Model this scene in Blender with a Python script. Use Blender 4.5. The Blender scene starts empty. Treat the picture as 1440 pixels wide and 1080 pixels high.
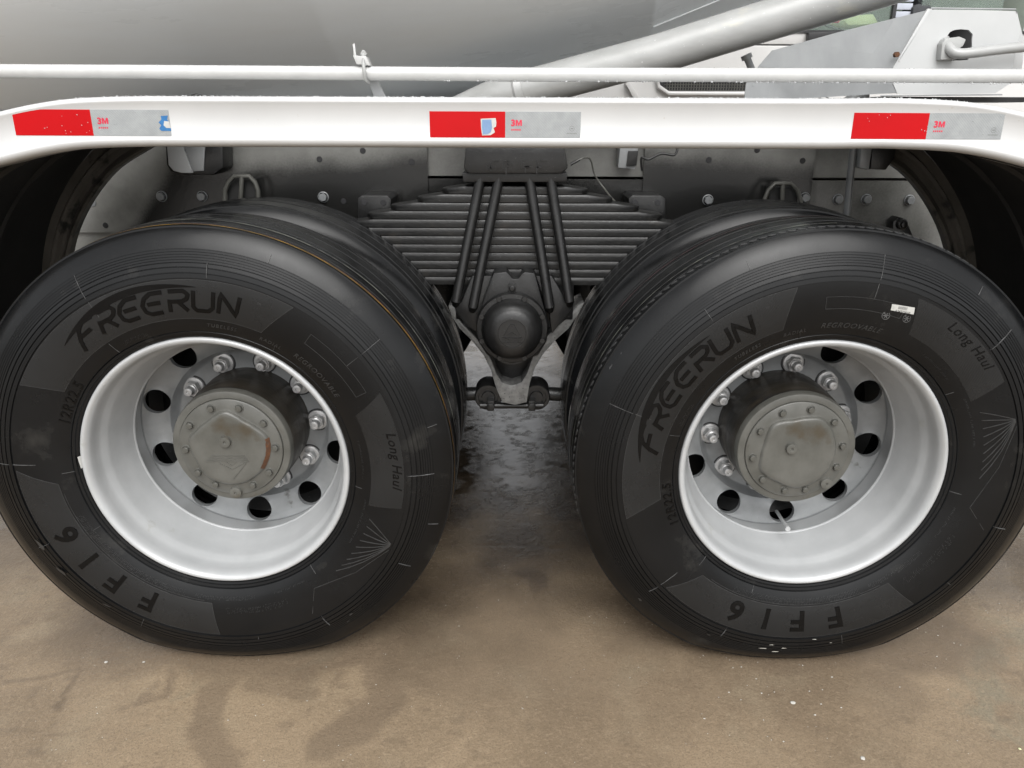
import bpy, bmesh, math, random
import numpy as np
from mathutils import Vector, Matrix
random.seed(7); rng = np.random.default_rng(7)
PI = math.pi; R = math.radians
SC = bpy.context.scene; COL = SC.collection

# ---------------------------------------------------------------- camera
F, CX, CD, CZ, TH, YA, RO = 1095.91, -0.0063, 1.6037, 1.28376, 0.336414, -0.000353, 0.0048477
cam = bpy.data.cameras.new('camera'); camo = bpy.data.objects.new('camera', cam); COL.objects.link(camo)
cam.sensor_width = 36; cam.lens = F / 1440 * 36; cam.clip_start = .05; cam.clip_end = 500
def cam_axes():
    X = np.array([[1, 0, 0], [0, math.cos(TH), -math.sin(TH)], [0, math.sin(TH), math.cos(TH)]], float)  # right, fwd, up
    c, s = math.cos(YA), math.sin(YA); Z = np.array([[c, -s, 0], [s, c, 0], [0, 0, 1]])
    X = (Z @ X.T).T
    r, f, u = X; c, s = math.cos(RO), math.sin(RO)
    return c * r + s * u, f, -s * r + c * u
_r, _f, _u = cam_axes()
M = Matrix([[_r[0], _u[0], -_f[0], CX], [_r[1], _u[1], -_f[1], -CD], [_r[2], _u[2], -_f[2], CZ], [0, 0, 0, 1]])
camo.matrix_world = M; SC.camera = camo
def at(px, py, y):                       # a measured photo point at real depth y
    d = _f + (px - 720) / F * _r + (540 - py) / F * _u
    k = (y + CD) / d[1]
    return (CX + k * d[0], y, CZ + k * d[2])

# ---------------------------------------------------------------- light
SUN_EL, SUN_AZ = 48, 175
w = bpy.data.worlds.new('World'); SC.world = w; w.use_nodes = True
nt = w.node_tree; nt.nodes.clear()
sky = nt.nodes.new('ShaderNodeTexSky'); sky.sky_type = 'NISHITA'; sky.sun_disc = False
sky.sun_elevation = R(SUN_EL); sky.sun_rotation = R(SUN_AZ); sky.air_density = 1.0; sky.dust_density = 3.0; sky.ozone_density = 1.0
hs = nt.nodes.new('ShaderNodeHueSaturation'); hs.inputs['Saturation'].default_value = .07
bg = nt.nodes.new('ShaderNodeBackground'); bg.inputs['Strength'].default_value = .15
wo = nt.nodes.new('ShaderNodeOutputWorld')
nt.links.new(sky.outputs[0], hs.inputs['Color']); nt.links.new(hs.outputs[0], bg.inputs[0]); nt.links.new(bg.outputs[0], wo.inputs[0])
sl = bpy.data.lights.new('sun', 'SUN'); sl.energy = 1.15; sl.angle = R(50); sl.color = (1, .98, .95)
so = bpy.data.objects.new('sun', sl); COL.objects.link(so)
az = R(SUN_AZ); sd = Vector((math.sin(az) * math.cos(R(SUN_EL)), math.cos(az) * math.cos(R(SUN_EL)), math.sin(R(SUN_EL))))
so.rotation_euler = (-sd).to_track_quat('-Z', 'Y').to_euler()
SC.view_settings.view_transform = 'Standard'; SC.view_settings.look = 'None'; SC.view_settings.gamma = 1
SC.view_settings.exposure = 0.72

# ---------------------------------------------------------------- materials
def mat(name, c1, c2=None, rough=.5, metal=0, scale=6, detail=6, contrast=(.35, .7), bump=0, bscale=60, bdist=.002,
        rough2=None, spec=.5, coat=0, stretch=None, c3=None, c3scale=2, c3range=(.55, .65), speck=None):
    m = bpy.data.materials.new(name); m.use_nodes = True; n = m.node_tree.nodes; L = m.node_tree.links
    b = n['Principled BSDF']; b.inputs['Roughness'].default_value = rough; b.inputs['Metallic'].default_value = metal
    b.inputs['Specular IOR Level'].default_value = spec; b.inputs['Coat Weight'].default_value = coat; b.inputs['Coat Roughness'].default_value = .08
    tc = n.new('ShaderNodeTexCoord'); mp = n.new('ShaderNodeMapping'); L.new(tc.outputs['Object'], mp.inputs[0])
    if stretch: mp.inputs['Scale'].default_value = stretch
    def noise(s, d=detail):
        q = n.new('ShaderNodeTexNoise'); q.inputs['Scale'].default_value = s; q.inputs['Detail'].default_value = d; q.inputs['Roughness'].default_value = .6
        L.new(mp.outputs[0], q.inputs['Vector']); return q.outputs['Fac']
    def rng_(fac, a, b_, lo=0, hi=1):
        q = n.new('ShaderNodeMapRange'); q.inputs[1].default_value = a; q.inputs[2].default_value = b_; q.inputs[3].default_value = lo; q.inputs[4].default_value = hi
        L.new(fac, q.inputs[0]); return q.outputs[0]
    def mix(f, a, b_):
        q = n.new('ShaderNodeMix'); q.data_type = 'RGBA'; L.new(f, q.inputs[0])
        for i, v in ((6, a), (7, b_)):
            if isinstance(v, tuple): q.inputs[i].default_value = (*v, 1)
            else: L.new(v, q.inputs[i])
        return q.outputs[2]
    if c2 is None: c2 = tuple(v * .8 for v in c1)
    f = rng_(noise(scale), *contrast); col = mix(f, c1, c2)
    if c3: col = mix(rng_(noise(c3scale, 8), *c3range), col, c3)
    if speck: col = mix(rng_(noise(speck[1], 2), speck[2], speck[2] + .05), col, speck[0])
    L.new(col, b.inputs['Base Color'])
    if rough2 is not None:
        L.new(rng_(noise(scale * 1.7), .35, .65, rough, rough2), b.inputs['Roughness'])
    if bump:
        bp = n.new('ShaderNodeBump'); bp.inputs['Strength'].default_value = bump; bp.inputs['Distance'].default_value = bdist
        L.new(noise(bscale, 4), bp.inputs['Height']); L.new(bp.outputs[0], b.inputs['Normal'])
    m['h'] = 1
    return m
MT = {}
MT['rubber'] = mat('rubber', (.0035, .0038, .0042), (.006, .0063, .0068), .18, rough2=.28, spec=.27, scale=7, bump=.10, bscale=350, bdist=.0004, c3=(.022, .0215, .020), c3scale=7, c3range=(.6, .72))
MT['rubber_letter'] = mat('rubber_letter', (.0012, .0012, .0014), (.002, .002, .002), .16, spec=.22, scale=30, bump=.15, bscale=200)
MT['rubber_panel'] = mat('rubber_panel', (.0082, .0087, .0092), (.012, .0125, .013), .24, rough2=.34, spec=.38, scale=9, bump=.5, bscale=700, bdist=.0004)
MT['rubber_line'] = mat('rubber_line', (.034, .035, .036), (.015, .015, .015), .35, scale=60)
MT['rubber_flash'] = mat('rubber_flash', (.16, .16, .16), (.015, .015, .015), .5, scale=40)
MT['tread'] = mat('tread', (.012, .012, .013), (.022, .022, .023), .45, rough2=.3, scale=30, bump=.3, bscale=200)
MT['scallop'] = mat('scallop_highlight', (.05, .05, .052), (.02, .02, .02), .35, scale=120)  # paler than the tread: highlights on the scallops painted into the colour
MT['leaf'] = mat('leaf_steel', (.006, .006, .006), (.011, .011, .0105), .42, scale=26, bump=.5, bscale=120, bdist=.0015, rough2=.3, c3=(.02, .017, .014), c3scale=12, c3range=(.58, .7), speck=((.08, .08, .08), 260, .7))
MT['white'] = mat('white_paint', (.54, .545, .545), (.50, .505, .505), .3, scale=4, coat=.3, bump=.05, bscale=40, speck=((.45, .43, .4), 120, .74))
MT['tube'] = mat('tube_paint', (.52, .525, .52), (.45, .455, .45), .32, scale=14, coat=.2, bump=.08, bscale=60, speck=((.3, .28, .25), 55, .72))
MT['rim'] = mat('rim_paint', (.45, .46, .465), (.37, .38, .385), .36, scale=7, metal=.15, bump=.1, bscale=60, rough2=.3, c3=(.34, .34, .32), c3scale=9, c3range=(.66, .72))
MT['disc'] = mat('disc_paint', (.27, .28, .285), (.20, .208, .213), .36, scale=14, metal=.2, bump=.12, bscale=80, c3=(.11, .11, .105), c3scale=20, c3range=(.63, .7))
MT['nut'] = mat('nut_zinc', (.55, .55, .55), (.38, .38, .38), .3, metal=.4, scale=60, bump=.2, bscale=150)
MT['hub'] = mat('hub_primer', (.105, .104, .094), (.066, .066, .058), .4, scale=14, bump=.25, bscale=120, bdist=.001, c3=(.06, .05, .035), c3scale=9, c3range=(.58, .7), rough2=.3)
MT['hubside'] = mat('hub_side', (.018, .016, .013), (.045, .036, .024), .35, scale=9, bump=.25, bscale=90, stretch=(1, 3, 1), c3=(.015, .015, .016), c3scale=5, c3range=(.5, .6), rough2=.5)
MT['rust'] = mat('rust', (.12, .048, .018), (.06, .032, .02), .8, scale=90, bump=.6, bscale=300)
MT['black'] = mat('chassis_black', (.009, .009, .009), (.016, .016, .016), .36, scale=20, bump=.35, bscale=160, bdist=.0015, rough2=.28, speck=((.12, .12, .12), 260, .7))
MT['blackdeep'] = mat('black_plastic', (.012, .012, .012), (.02, .02, .019), .6, scale=8, bump=.2, bscale=60)
MT['flange'] = mat('fender_plastic', (.07, .065, .055), (.11, .10, .088), .35, scale=9, bump=.3, bscale=70, c3=(.02, .02, .018), c3scale=14, c3range=(.55, .62))
MT['yoke'] = mat('yoke_sky_sheen', (.22, .22, .215), (.12, .12, .118), .22, scale=60, bump=.4, bscale=220, speck=((.01, .01, .01), 160, .66))  # pale base colour paints in the sky reflected by the wet yoke
MT['drum'] = mat('drum_paint', (.86, .89, .90), (.83, .86, .87), .22, scale=1.6, stretch=(.5, 2.2, 2.2), rough2=.5, bump=.04, bscale=20, speck=((.85, .85, .84), 90, .75), c3=(.79, .80, .785), c3scale=1.3, c3range=(.55, .8))
MT['grey'] = mat('grey_sheet', (.34, .35, .355), (.27, .28, .285), .34, scale=5, stretch=(3, 1, 1), metal=.1, bump=.05, bscale=50)
MT['lightgrey'] = mat('light_sheet', (.50, .51, .51), (.44, .45, .45), .4, scale=5, bump=.06, bscale=40, speck=((.3, .28, .25), 70, .73))
MT['pipe'] = mat('pipe_paint', (.38, .385, .38), (.30, .305, .298), .28, scale=7, stretch=(1, 3, 3), c3=(.48, .46, .38), c3scale=5, c3range=(.62, .75), speck=((.75, .75, .75), 100, .72))
MT['red'] = mat('red_tape', (.46, .001, .004), (.40, .001, .003), .3, scale=4, spec=.2, bump=.04, bscale=30)
MT['silver'] = mat('silver_tape', (.31, .325, .33), (.25, .265, .27), .3, scale=40)
MT['ink'] = mat('red_ink', (.62, .02, .06), rough=.5)
MT['greyink'] = mat('grey_ink', (.18, .19, .19), rough=.5)
MT['blue'] = mat('blue_residue', (.14, .24, .42), (.20, .30, .46), .5, scale=60)
MT['blue2'] = mat('blue_sticker', (.03, .17, .38), (.01, .10, .30), .4, scale=40)
MT['paper'] = mat('paper', (.5, .5, .48), (.42, .42, .4), .6, scale=50)
MT['dark'] = mat('dark_trim', (.02, .02, .022), rough=.4)
MT['yellow'] = mat('yellow_paint', (.42, .24, .03), (.16, .10, .03), .45, scale=16, contrast=(.4, .6))
MT['palestripe'] = mat('pale_stripe', (.16, .165, .14), (.04, .04, .04), .5, scale=22, contrast=(.42, .58))
MT['pinkstripe'] = mat('pink_stripe', (.10, .045, .05), (.03, .02, .022), .5, scale=22, contrast=(.42, .58))
MT['stone'] = mat('white_grit', (.55, .54, .50), (.36, .34, .30), .6, scale=90)
MT['cable'] = mat('cable', (.02, .02, .02), rough=.4)
MT['cabwhite'] = mat('cab_paint', (.58, .575, .565), (.52, .515, .505), .3, scale=2, coat=.4)
MT['cushion'] = mat('cushion', (.06, .065, .07), (.04, .04, .045), .8, scale=20)
MT['yellowbag'] = mat('yellow_cloth', (.62, .62, .38), (.52, .52, .3), .7, scale=9, bump=.3, bscale=12)
MT['greenint'] = mat('cab_interior', (.20, .24, .20), (.13, .15, .13), .6, scale=4)
MT['shutter'] = mat('shutter', (.50, .53, .60), (.42, .45, .52), .5, scale=3)

# silver tape: fine crosshatch relief
def tape_hatch(m):
    n = m.node_tree.nodes; L = m.node_tree.links; b = n['Principled BSDF']
    tc = n.new('ShaderNodeTexCoord'); hts = []
    for a in (45, -45):
        mp = n.new('ShaderNodeMapping'); mp.inputs['Rotation'].default_value = (0, R(a), 0); L.new(tc.outputs['Object'], mp.inputs[0])
        wv = n.new('ShaderNodeTexWave'); wv.inputs['Scale'].default_value = 90; wv.bands_direction = 'X'; L.new(mp.outputs[0], wv.inputs[0]); hts.append(wv.outputs['Fac'])
    mx = n.new('ShaderNodeMath'); mx.operation = 'MAXIMUM'; L.new(hts[0], mx.inputs[0]); L.new(hts[1], mx.inputs[1])
    bp = n.new('ShaderNodeBump'); bp.inputs['Strength'].default_value = .35; bp.inputs['Distance'].default_value = .0006
    L.new(mx.outputs[0], bp.inputs['Height']); L.new(bp.outputs[0], b.inputs['Normal'])
tape_hatch(MT['silver'])
# fine fan hatching on the raised tyre panels
def panel_hatch(m):
    n = m.node_tree.nodes; L = m.node_tree.links; b = n['Principled BSDF']
    tc = n.new('ShaderNodeTexCoord'); mp = n.new('ShaderNodeMapping'); mp.inputs['Rotation'].default_value = (0, R(30), 0); L.new(tc.outputs['Object'], mp.inputs[0])
    wv = n.new('ShaderNodeTexWave'); wv.inputs['Scale'].default_value = 110; L.new(mp.outputs[0], wv.inputs[0])
    bp = n.new('ShaderNodeBump'); bp.inputs['Strength'].default_value = .5; bp.inputs['Distance'].default_value = .0004
    L.new(wv.outputs['Fac'], bp.inputs['Height']); L.new(bp.outputs[0], b.inputs['Normal'])
panel_hatch(MT['rubber_panel'])

# chassis rail paint: grey turning to black along a wandering edge (mask per mesh attribute)
def rail_tone(name, attr='paint'):
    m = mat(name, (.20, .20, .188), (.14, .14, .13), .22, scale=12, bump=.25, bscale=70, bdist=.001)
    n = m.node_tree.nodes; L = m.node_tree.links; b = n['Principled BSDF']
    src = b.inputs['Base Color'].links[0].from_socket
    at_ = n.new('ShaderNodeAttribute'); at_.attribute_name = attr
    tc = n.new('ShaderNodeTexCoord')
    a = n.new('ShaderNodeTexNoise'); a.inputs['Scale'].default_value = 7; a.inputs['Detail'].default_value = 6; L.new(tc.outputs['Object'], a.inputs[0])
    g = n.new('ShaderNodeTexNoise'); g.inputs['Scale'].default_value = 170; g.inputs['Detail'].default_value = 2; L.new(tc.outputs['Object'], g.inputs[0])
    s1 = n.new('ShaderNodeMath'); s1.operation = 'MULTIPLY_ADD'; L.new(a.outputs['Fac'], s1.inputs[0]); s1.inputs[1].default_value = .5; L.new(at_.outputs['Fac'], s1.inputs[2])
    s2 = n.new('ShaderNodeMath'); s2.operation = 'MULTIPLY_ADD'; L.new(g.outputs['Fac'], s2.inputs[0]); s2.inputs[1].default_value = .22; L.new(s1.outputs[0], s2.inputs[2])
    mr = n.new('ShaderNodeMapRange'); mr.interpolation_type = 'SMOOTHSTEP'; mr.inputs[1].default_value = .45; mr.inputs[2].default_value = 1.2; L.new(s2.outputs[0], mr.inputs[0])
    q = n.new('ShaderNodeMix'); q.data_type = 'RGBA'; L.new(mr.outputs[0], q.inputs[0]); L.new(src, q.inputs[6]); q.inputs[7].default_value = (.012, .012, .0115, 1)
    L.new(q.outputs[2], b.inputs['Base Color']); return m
MT['rail'] = rail_tone('rail_paint')

# glass
def glassmat():
    m = bpy.data.materials.new('window_glass'); m.use_nodes = True; b = m.node_tree.nodes['Principled BSDF']
    b.inputs['Base Color'].default_value = (.75, .85, .8, 1); b.inputs['Roughness'].default_value = .03; b.inputs['Transmission Weight'].default_value = .9; b.inputs['IOR'].default_value = 1.1
    return m
MT['glass'] = glassmat()
def dropmat():
    m = bpy.data.materials.new('water'); m.use_nodes = True; b = m.node_tree.nodes['Principled BSDF']
    b.inputs['Base Color'].default_value = (.9, .92, .92, 1); b.inputs['Roughness'].default_value = .05; b.inputs['Transmission Weight'].default_value = .7; b.inputs['IOR'].default_value = 1.33
    return m
MT['water'] = dropmat()
def ground_mat():
    m = bpy.data.materials.new('wet_concrete'); m.use_nodes = True; n = m.node_tree.nodes; L = m.node_tree.links; b = n['Principled BSDF']
    tc = n.new('ShaderNodeTexCoord')
    def noise(s, d=6, r=.6, dist=0, vec=None):
        q = n.new('ShaderNodeTexNoise'); q.inputs['Scale'].default_value = s; q.inputs['Detail'].default_value = d; q.inputs['Roughness'].default_value = r; q.inputs['Distortion'].default_value = dist
        L.new(vec or tc.outputs['Object'], q.inputs[0]); return q.outputs['Fac']
    def mr(f, a, b_, lo=0, hi=1, sm=True):
        q = n.new('ShaderNodeMapRange'); q.inputs[1].default_value = a; q.inputs[2].default_value = b_; q.inputs[3].default_value = lo; q.inputs[4].default_value = hi
        if sm: q.interpolation_type = 'SMOOTHSTEP'
        L.new(f, q.inputs[0]); return q.outputs[0]
    def mix(f, a, b_, t='MIX'):
        q = n.new('ShaderNodeMix'); q.data_type = 'RGBA'; q.blend_type = t
        if isinstance(f, float): q.inputs[0].default_value = f
        else: L.new(f, q.inputs[0])
        for i, v in ((6, a), (7, b_)):
            if isinstance(v, tuple): q.inputs[i].default_value = (*v, 1)
            else: L.new(v, q.inputs[i])
        return q.outputs[2]
    col = mix(mr(noise(2.2, 8, .65, .6), .35, .65), (.285, .216, .143), (.205, .154, .102))
    col = mix(mr(noise(5, 6), .5, .75), col, (.285, .228, .155))
    col = mix(mr(noise(1.3, 6, .7, 1.2), .58, .7), col, (.215, .183, .128))
    col = mix(mr(noise(90, 3, .7), .45, .75, 0, .45), col, (.37, .29, .20))
    col = mix(mr(noise(260, 2, .6), .34, .52, .45, 0), col, (.13, .10, .068))
    at1 = n.new('ShaderNodeAttribute'); at1.attribute_name = 'stain'
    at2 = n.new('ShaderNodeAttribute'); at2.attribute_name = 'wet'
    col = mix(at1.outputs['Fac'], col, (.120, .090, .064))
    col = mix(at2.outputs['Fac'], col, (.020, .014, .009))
    L.new(col, b.inputs['Base Color'])
    at3 = n.new('ShaderNodeAttribute'); at3.attribute_name = 'puddle'
    rr = mr(at3.outputs['Fac'], 0, 1, .32, .04, False); L.new(mr(at3.outputs['Fac'], .2, .8, .35, 1.0, False), b.inputs['Specular IOR Level'])
    rn = n.new('ShaderNodeMath'); rn.operation = 'MULTIPLY_ADD'; L.new(mr(noise(55, 5, .7), .35, .65, -.04, .10), rn.inputs[0]); rn.inputs[1].default_value = 1; L.new(rr, rn.inputs[2])
    L.new(rn.outputs[0], b.inputs['Roughness'])
    h1 = noise(140, 5, .7); h2 = noise(18, 6, .65, .5)
    ad = n.new('ShaderNodeMath'); ad.operation = 'MULTIPLY_ADD'; L.new(h2, ad.inputs[0]); ad.inputs[1].default_value = 1.6; L.new(h1, ad.inputs[2])
    bp = n.new('ShaderNodeBump'); bp.inputs['Strength'].default_value = .55; bp.inputs['Distance'].default_value = .0035
    L.new(ad.outputs[0], bp.inputs['Height']); L.new(bp.outputs[0], b.inputs['Normal']); L.new(mr(at3.outputs['Fac'], 0, 1, .5, .13, False), bp.inputs['Strength'])
    return m
MT['ground'] = ground_mat()

# ---------------------------------------------------------------- mesh helpers
def mk(name, V, Fc, m, parent=None, smooth=False, bevel=0, seg=2, angle=35, loc=None):
    me = bpy.data.meshes.new(name); me.from_pydata([tuple(map(float, v)) for v in V], [], [tuple(f) for f in Fc]); me.update()
    if bevel:
        bm = bmesh.new(); bm.from_mesh(me); bmesh.ops.recalc_face_normals(bm, faces=bm.faces)
        es = [e for e in bm.edges if len(e.link_faces) == 2 and e.calc_face_angle(0) > R(angle)]
        bmesh.ops.bevel(bm, geom=es, offset=bevel, segments=seg, affect='EDGES', profile=.6, clamp_overlap=True); bm.to_mesh(me); bm.free()
    else:
        bm = bmesh.new(); bm.from_mesh(me); bmesh.ops.recalc_face_normals(bm, faces=bm.faces); bm.to_mesh(me); bm.free()
    if smooth or bevel:
        me.polygons.foreach_set('use_smooth', [True] * len(me.polygons))
        try: me.set_sharp_from_angle(angle=R(angle))
        except Exception: pass
    me.materials.append(m)
    o = bpy.data.objects.new(name, me); COL.objects.link(o)
    if parent: o.parent = parent
    if loc: o.location = loc
    return o
def copy_of(o, parent=None, loc=None, rot=None):
    c = o.copy(); COL.objects.link(c)
    if parent is not None: c.parent = parent
    if loc: c.location = loc
    if rot: c.rotation_euler = rot
    return c
def empty(name, loc=(0, 0, 0), parent=None):
    o = bpy.data.objects.new(name, None); COL.objects.link(o); o.location = loc; o.empty_display_size = .1
    if parent: o.parent = parent
    return o
class G:                                   # geometry gatherer
    def __init__(s): s.V = []; s.F = []
    def add(s, V, F):
        k = len(s.V); s.V += [tuple(v) for v in V]; s.F += [tuple(i + k for i in f) for f in F]; return s
    def prism(s, P, d0, d1, ax='y'):       # P: list of (a,b) in plane; extruded along ax
        n = len(P); put = {'y': lambda a, b, d: (a, d, b), 'x': lambda a, b, d: (d, a, b), 'z': lambda a, b, d: (a, b, d)}[ax]
        V = [put(a, b, d0) for a, b in P] + [put(a, b, d1) for a, b in P]
        return s.add(V, [list(range(n)), list(range(2 * n - 1, n - 1, -1))] + [(i, (i + 1) % n, n + (i + 1) % n, n + i) for i in range(n)])
    def box(s, x0, x1, y0, y1, z0, z1): return s.prism([(x0, z0), (x1, z0), (x1, z1), (x0, z1)], y0, y1)
    def lathe(s, P, n=64, closed=False, a0=0, a1=2 * PI, c=(0, 0)):   # P: (r, y); about y axis
        full = abs(a1 - a0 - 2 * PI) < 1e-6; cols = n if full else n + 1; m = len(P); V = []
        for i in range(cols):
            a = a0 + (a1 - a0) * i / n
            for r, y in P: V.append((c[0] + r * math.cos(a), y, c[1] + r * math.sin(a)))
        Fc = []
        for i in range(n):
            j = (i + 1) % cols
            for k in range(m if closed else m - 1): Fc.append((i * m + k, j * m + k, j * m + (k + 1) % m, i * m + (k + 1) % m))
        return s.add(V, Fc)
    def cyl(s, c, r, y0, y1, n=24, ch=0):
        P = [(0.0001, y0), (r - ch, y0), (r, y0 + ch), (r, y1), (.0001, y1)] if ch else [(0.0001, y0), (r, y0), (r, y1), (.0001, y1)]
        return s.lathe(P, n, c=c)
    def tube(s, pts, r, n=12, cap=True):
        pts = [Vector(p) for p in pts]; V = []; up = None; m = len(pts)
        for i, p in enumerate(pts):
            t = (pts[min(i + 1, m - 1)] - pts[max(i - 1, 0)]).normalized()
            if up is None: up = t.orthogonal().normalized()
            up = (up - t * up.dot(t)).normalized(); b = t.cross(up); rr = r[i] if isinstance(r, (list, tuple)) else r
            for k in range(n):
                a = 2 * PI * k / n; V.append(tuple(p + (up * math.cos(a) + b * math.sin(a)) * rr))
        Fc = [(i * n + k, i * n + (k + 1) % n, (i + 1) * n + (k + 1) % n, (i + 1) * n + k) for i in range(m - 1) for k in range(n)]
        if cap: Fc += [tuple(range(n)), tuple((m - 1) * n + k for k in range(n))]
        return s.add(V, Fc)
    def hexa(s, c, r, y0, y1, rot=0, n=6): return s.prism([(c[0] + r * math.cos(rot + 2 * PI * k / n), c[1] + r * math.sin(rot + 2 * PI * k / n)) for k in range(n)], y0, y1)
    def mk(s, name, m, parent=None, **k): return mk(name, s.V, s.F, m, parent, **k)
def smoothpath(P, n=6):
    P = [Vector(p) for p in P]; out = []
    for i in range(len(P) - 1):
        a, b, c, d = P[max(i - 1, 0)], P[i], P[i + 1], P[min(i + 2, len(P) - 1)]
        for k in range(n):
            t = k / n; out.append(.5 * ((2 * b) + (c - a) * t + (2 * a - 5 * b + 4 * c - d) * t * t + (3 * b - a - 3 * c + d) * t ** 3))
    out.append(P[-1]); return [tuple(p) for p in out]
def text_geo(body, size, ext=.0004, shear=0, off=0, space=1, align='CENTER', bev=0):
    cu = bpy.data.curves.new('t', 'FONT'); cu.body = body; cu.size = size; cu.extrude = ext; cu.bevel_depth = bev; cu.bevel_resolution = 0; cu.shear = shear; cu.offset = off
    cu.space_character = space; cu.align_x = align; cu.resolution_u = 3
    ob = bpy.data.objects.new('t', cu); COL.objects.link(ob); bpy.context.view_layer.update()
    me = bpy.data.meshes.new_from_object(ob.evaluated_get(bpy.context.evaluated_depsgraph_get()))
    V = [tuple(v.co) for v in me.vertices]; Fc = [tuple(p.vertices) for p in me.polygons]
    bpy.data.objects.remove(ob); bpy.data.curves.remove(cu); bpy.data.meshes.remove(me); return V, Fc
def px(P, y): return [(at(a, b, y)[0], at(a, b, y)[2]) for a, b in P]

# ---------------------------------------------------------------- ground
xs = np.concatenate([[-300, -60, -20, -8, -4, -2.4], np.arange(-1.8, 1.8, .008), [2.4, 4, 8, 20, 60, 300]])
ys = np.concatenate([[-300, -60, -20, -6, -2], np.arange(-.8, 3.4, .008), [4, 6, 9, 14, 30, 80, 300]])
X, Y = np.meshgrid(xs, ys); nx, ny = len(xs), len(ys)
def vnoise(x, y, s, seed):
    r = np.random.default_rng(seed); T = r.random((64, 64)); u, v = x * s, y * s; i, j = np.floor(u).astype(int), np.floor(v).astype(int)
    f, g = u - i, v - j; f = f * f * (3 - 2 * f); g = g * g * (3 - 2 * g); t = lambda a, b: T[a % 64, b % 64]
    return (t(i, j) * (1 - f) + t(i + 1, j) * f) * (1 - g) + (t(i, j + 1) * (1 - f) + t(i + 1, j + 1) * f) * g
def fbm(x, y, s, seed, o=4): return sum(vnoise(x, y, s * 2 ** k, seed + k) / 2 ** k for k in range(o)) / sum(1 / 2 ** k for k in range(o)) - .5
def gpt(a, b):                              # photo point on the ground
    d = _f + (a - 720) / F * _r + (540 - b) / F * _u; k = -CZ / d[2]; return (CX + k * d[0], -CD + k * d[1])
WX, WY = X + .05 * fbm(X, Y, 8, 3), Y + .05 * fbm(X, Y, 8, 13)
stain = np.zeros_like(X)
def blob(cs, w, s, soft=.5):                # polyline stain, width w
    global stain
    P = [gpt(*c) for c in cs]; D = np.full_like(X, 9.)
    for (x0, y0), (x1, y1) in zip(P[:-1], P[1:]):
        t = np.clip(((WX - x0) * (x1 - x0) + (WY - y0) * (y1 - y0)) / ((x1 - x0) ** 2 + (y1 - y0) ** 2 + 1e-9), 0, 1)
        D = np.minimum(D, np.hypot(WX - x0 - t * (x1 - x0), WY - y0 - t * (y1 - y0)))
    stain = np.maximum(stain, s * np.clip((w - D) / (w * soft) + .3 * fbm(X, Y, 30, 5), 0, 1))
blob([(330, 925), (440, 925), (530, 915), (540, 985), (500, 1030), (460, 1045)], .055, .5, .35)
blob([(330, 935), (300, 985), (285, 1020), (320, 1078)], .045, .48, .4)
blob([(360, 960), (430, 975)], .035, .4, .4)
blob([(245, 935), (230, 980), (185, 993)], .016, .45, .5)
blob([(130, 890), (115, 935), (80, 995)], .006, .6, .5)
blob([(0, 962), (100, 945), (200, 925)], .011, .5, .6)
blob([(0, 1020), (120, 1028)], .005, .3)
blob([(78, 993), (82, 995)], .012, .7, .6)
blob([(735, 805), (755, 815), (760, 825)], .028, .85, .3); blob([(705, 803), (735, 803)], .006, .8)
blob([(700, 945), (735, 935)], .03, .3, .6); blob([(840, 965), (875, 985), (880, 1040)], .022, .32, .5)
blob([(600, 845), (612, 848)], .008, .6); blob([(818, 857), (822, 858)], .007, .7); blob([(592, 997), (598, 998)], .008, .55)
blob([(780, 927), (786, 927)], .006, .6)
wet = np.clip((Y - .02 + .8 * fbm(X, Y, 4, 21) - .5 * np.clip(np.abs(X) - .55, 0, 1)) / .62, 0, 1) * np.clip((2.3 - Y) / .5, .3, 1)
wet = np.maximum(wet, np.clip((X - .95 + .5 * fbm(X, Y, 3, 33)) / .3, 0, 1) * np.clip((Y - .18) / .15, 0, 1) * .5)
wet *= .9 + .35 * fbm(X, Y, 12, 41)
puddle = np.clip((Y - .66 + 1.1 * fbm(X, Y, 5, 61) + .5 * fbm(X, Y, 22, 71)) / .45, 0, 1) * np.clip(.72 + 2.0 * fbm(X, Y, 13, 81) + 1.8 * fbm(X, Y, 45, 83, 2), .2, 1) * np.clip((3.2 - Y) / .6, .4, 1)
puddle = np.maximum(puddle, .45 * np.clip((fbm(X, Y, 2.2, 91) + .02) / .12, 0, 1) * np.clip((Y + .3) / .4, 0, 1))
stain = np.maximum(stain, .42 * np.clip((fbm(X, Y, 1.6, 101, 5) - .02) / .05, 0, 1) * np.clip((Y + .32) / .25, .25, 1))
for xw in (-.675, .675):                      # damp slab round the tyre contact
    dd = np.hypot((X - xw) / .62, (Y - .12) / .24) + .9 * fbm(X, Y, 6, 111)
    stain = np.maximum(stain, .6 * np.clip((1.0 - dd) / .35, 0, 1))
stain = np.maximum(stain, .35 * np.clip((fbm(X, Y, 26, 121, 3) - .20) / .06, 0, 1))
far = (np.abs(X) > 1.85) | (Y > 3.4) | (Y < -.85)
wet[far] = .25; puddle[far] = .35; stain[far] = 0
Zg = np.where(far, 0, .0016 * fbm(X, Y, 5, 51)) - .001
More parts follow.
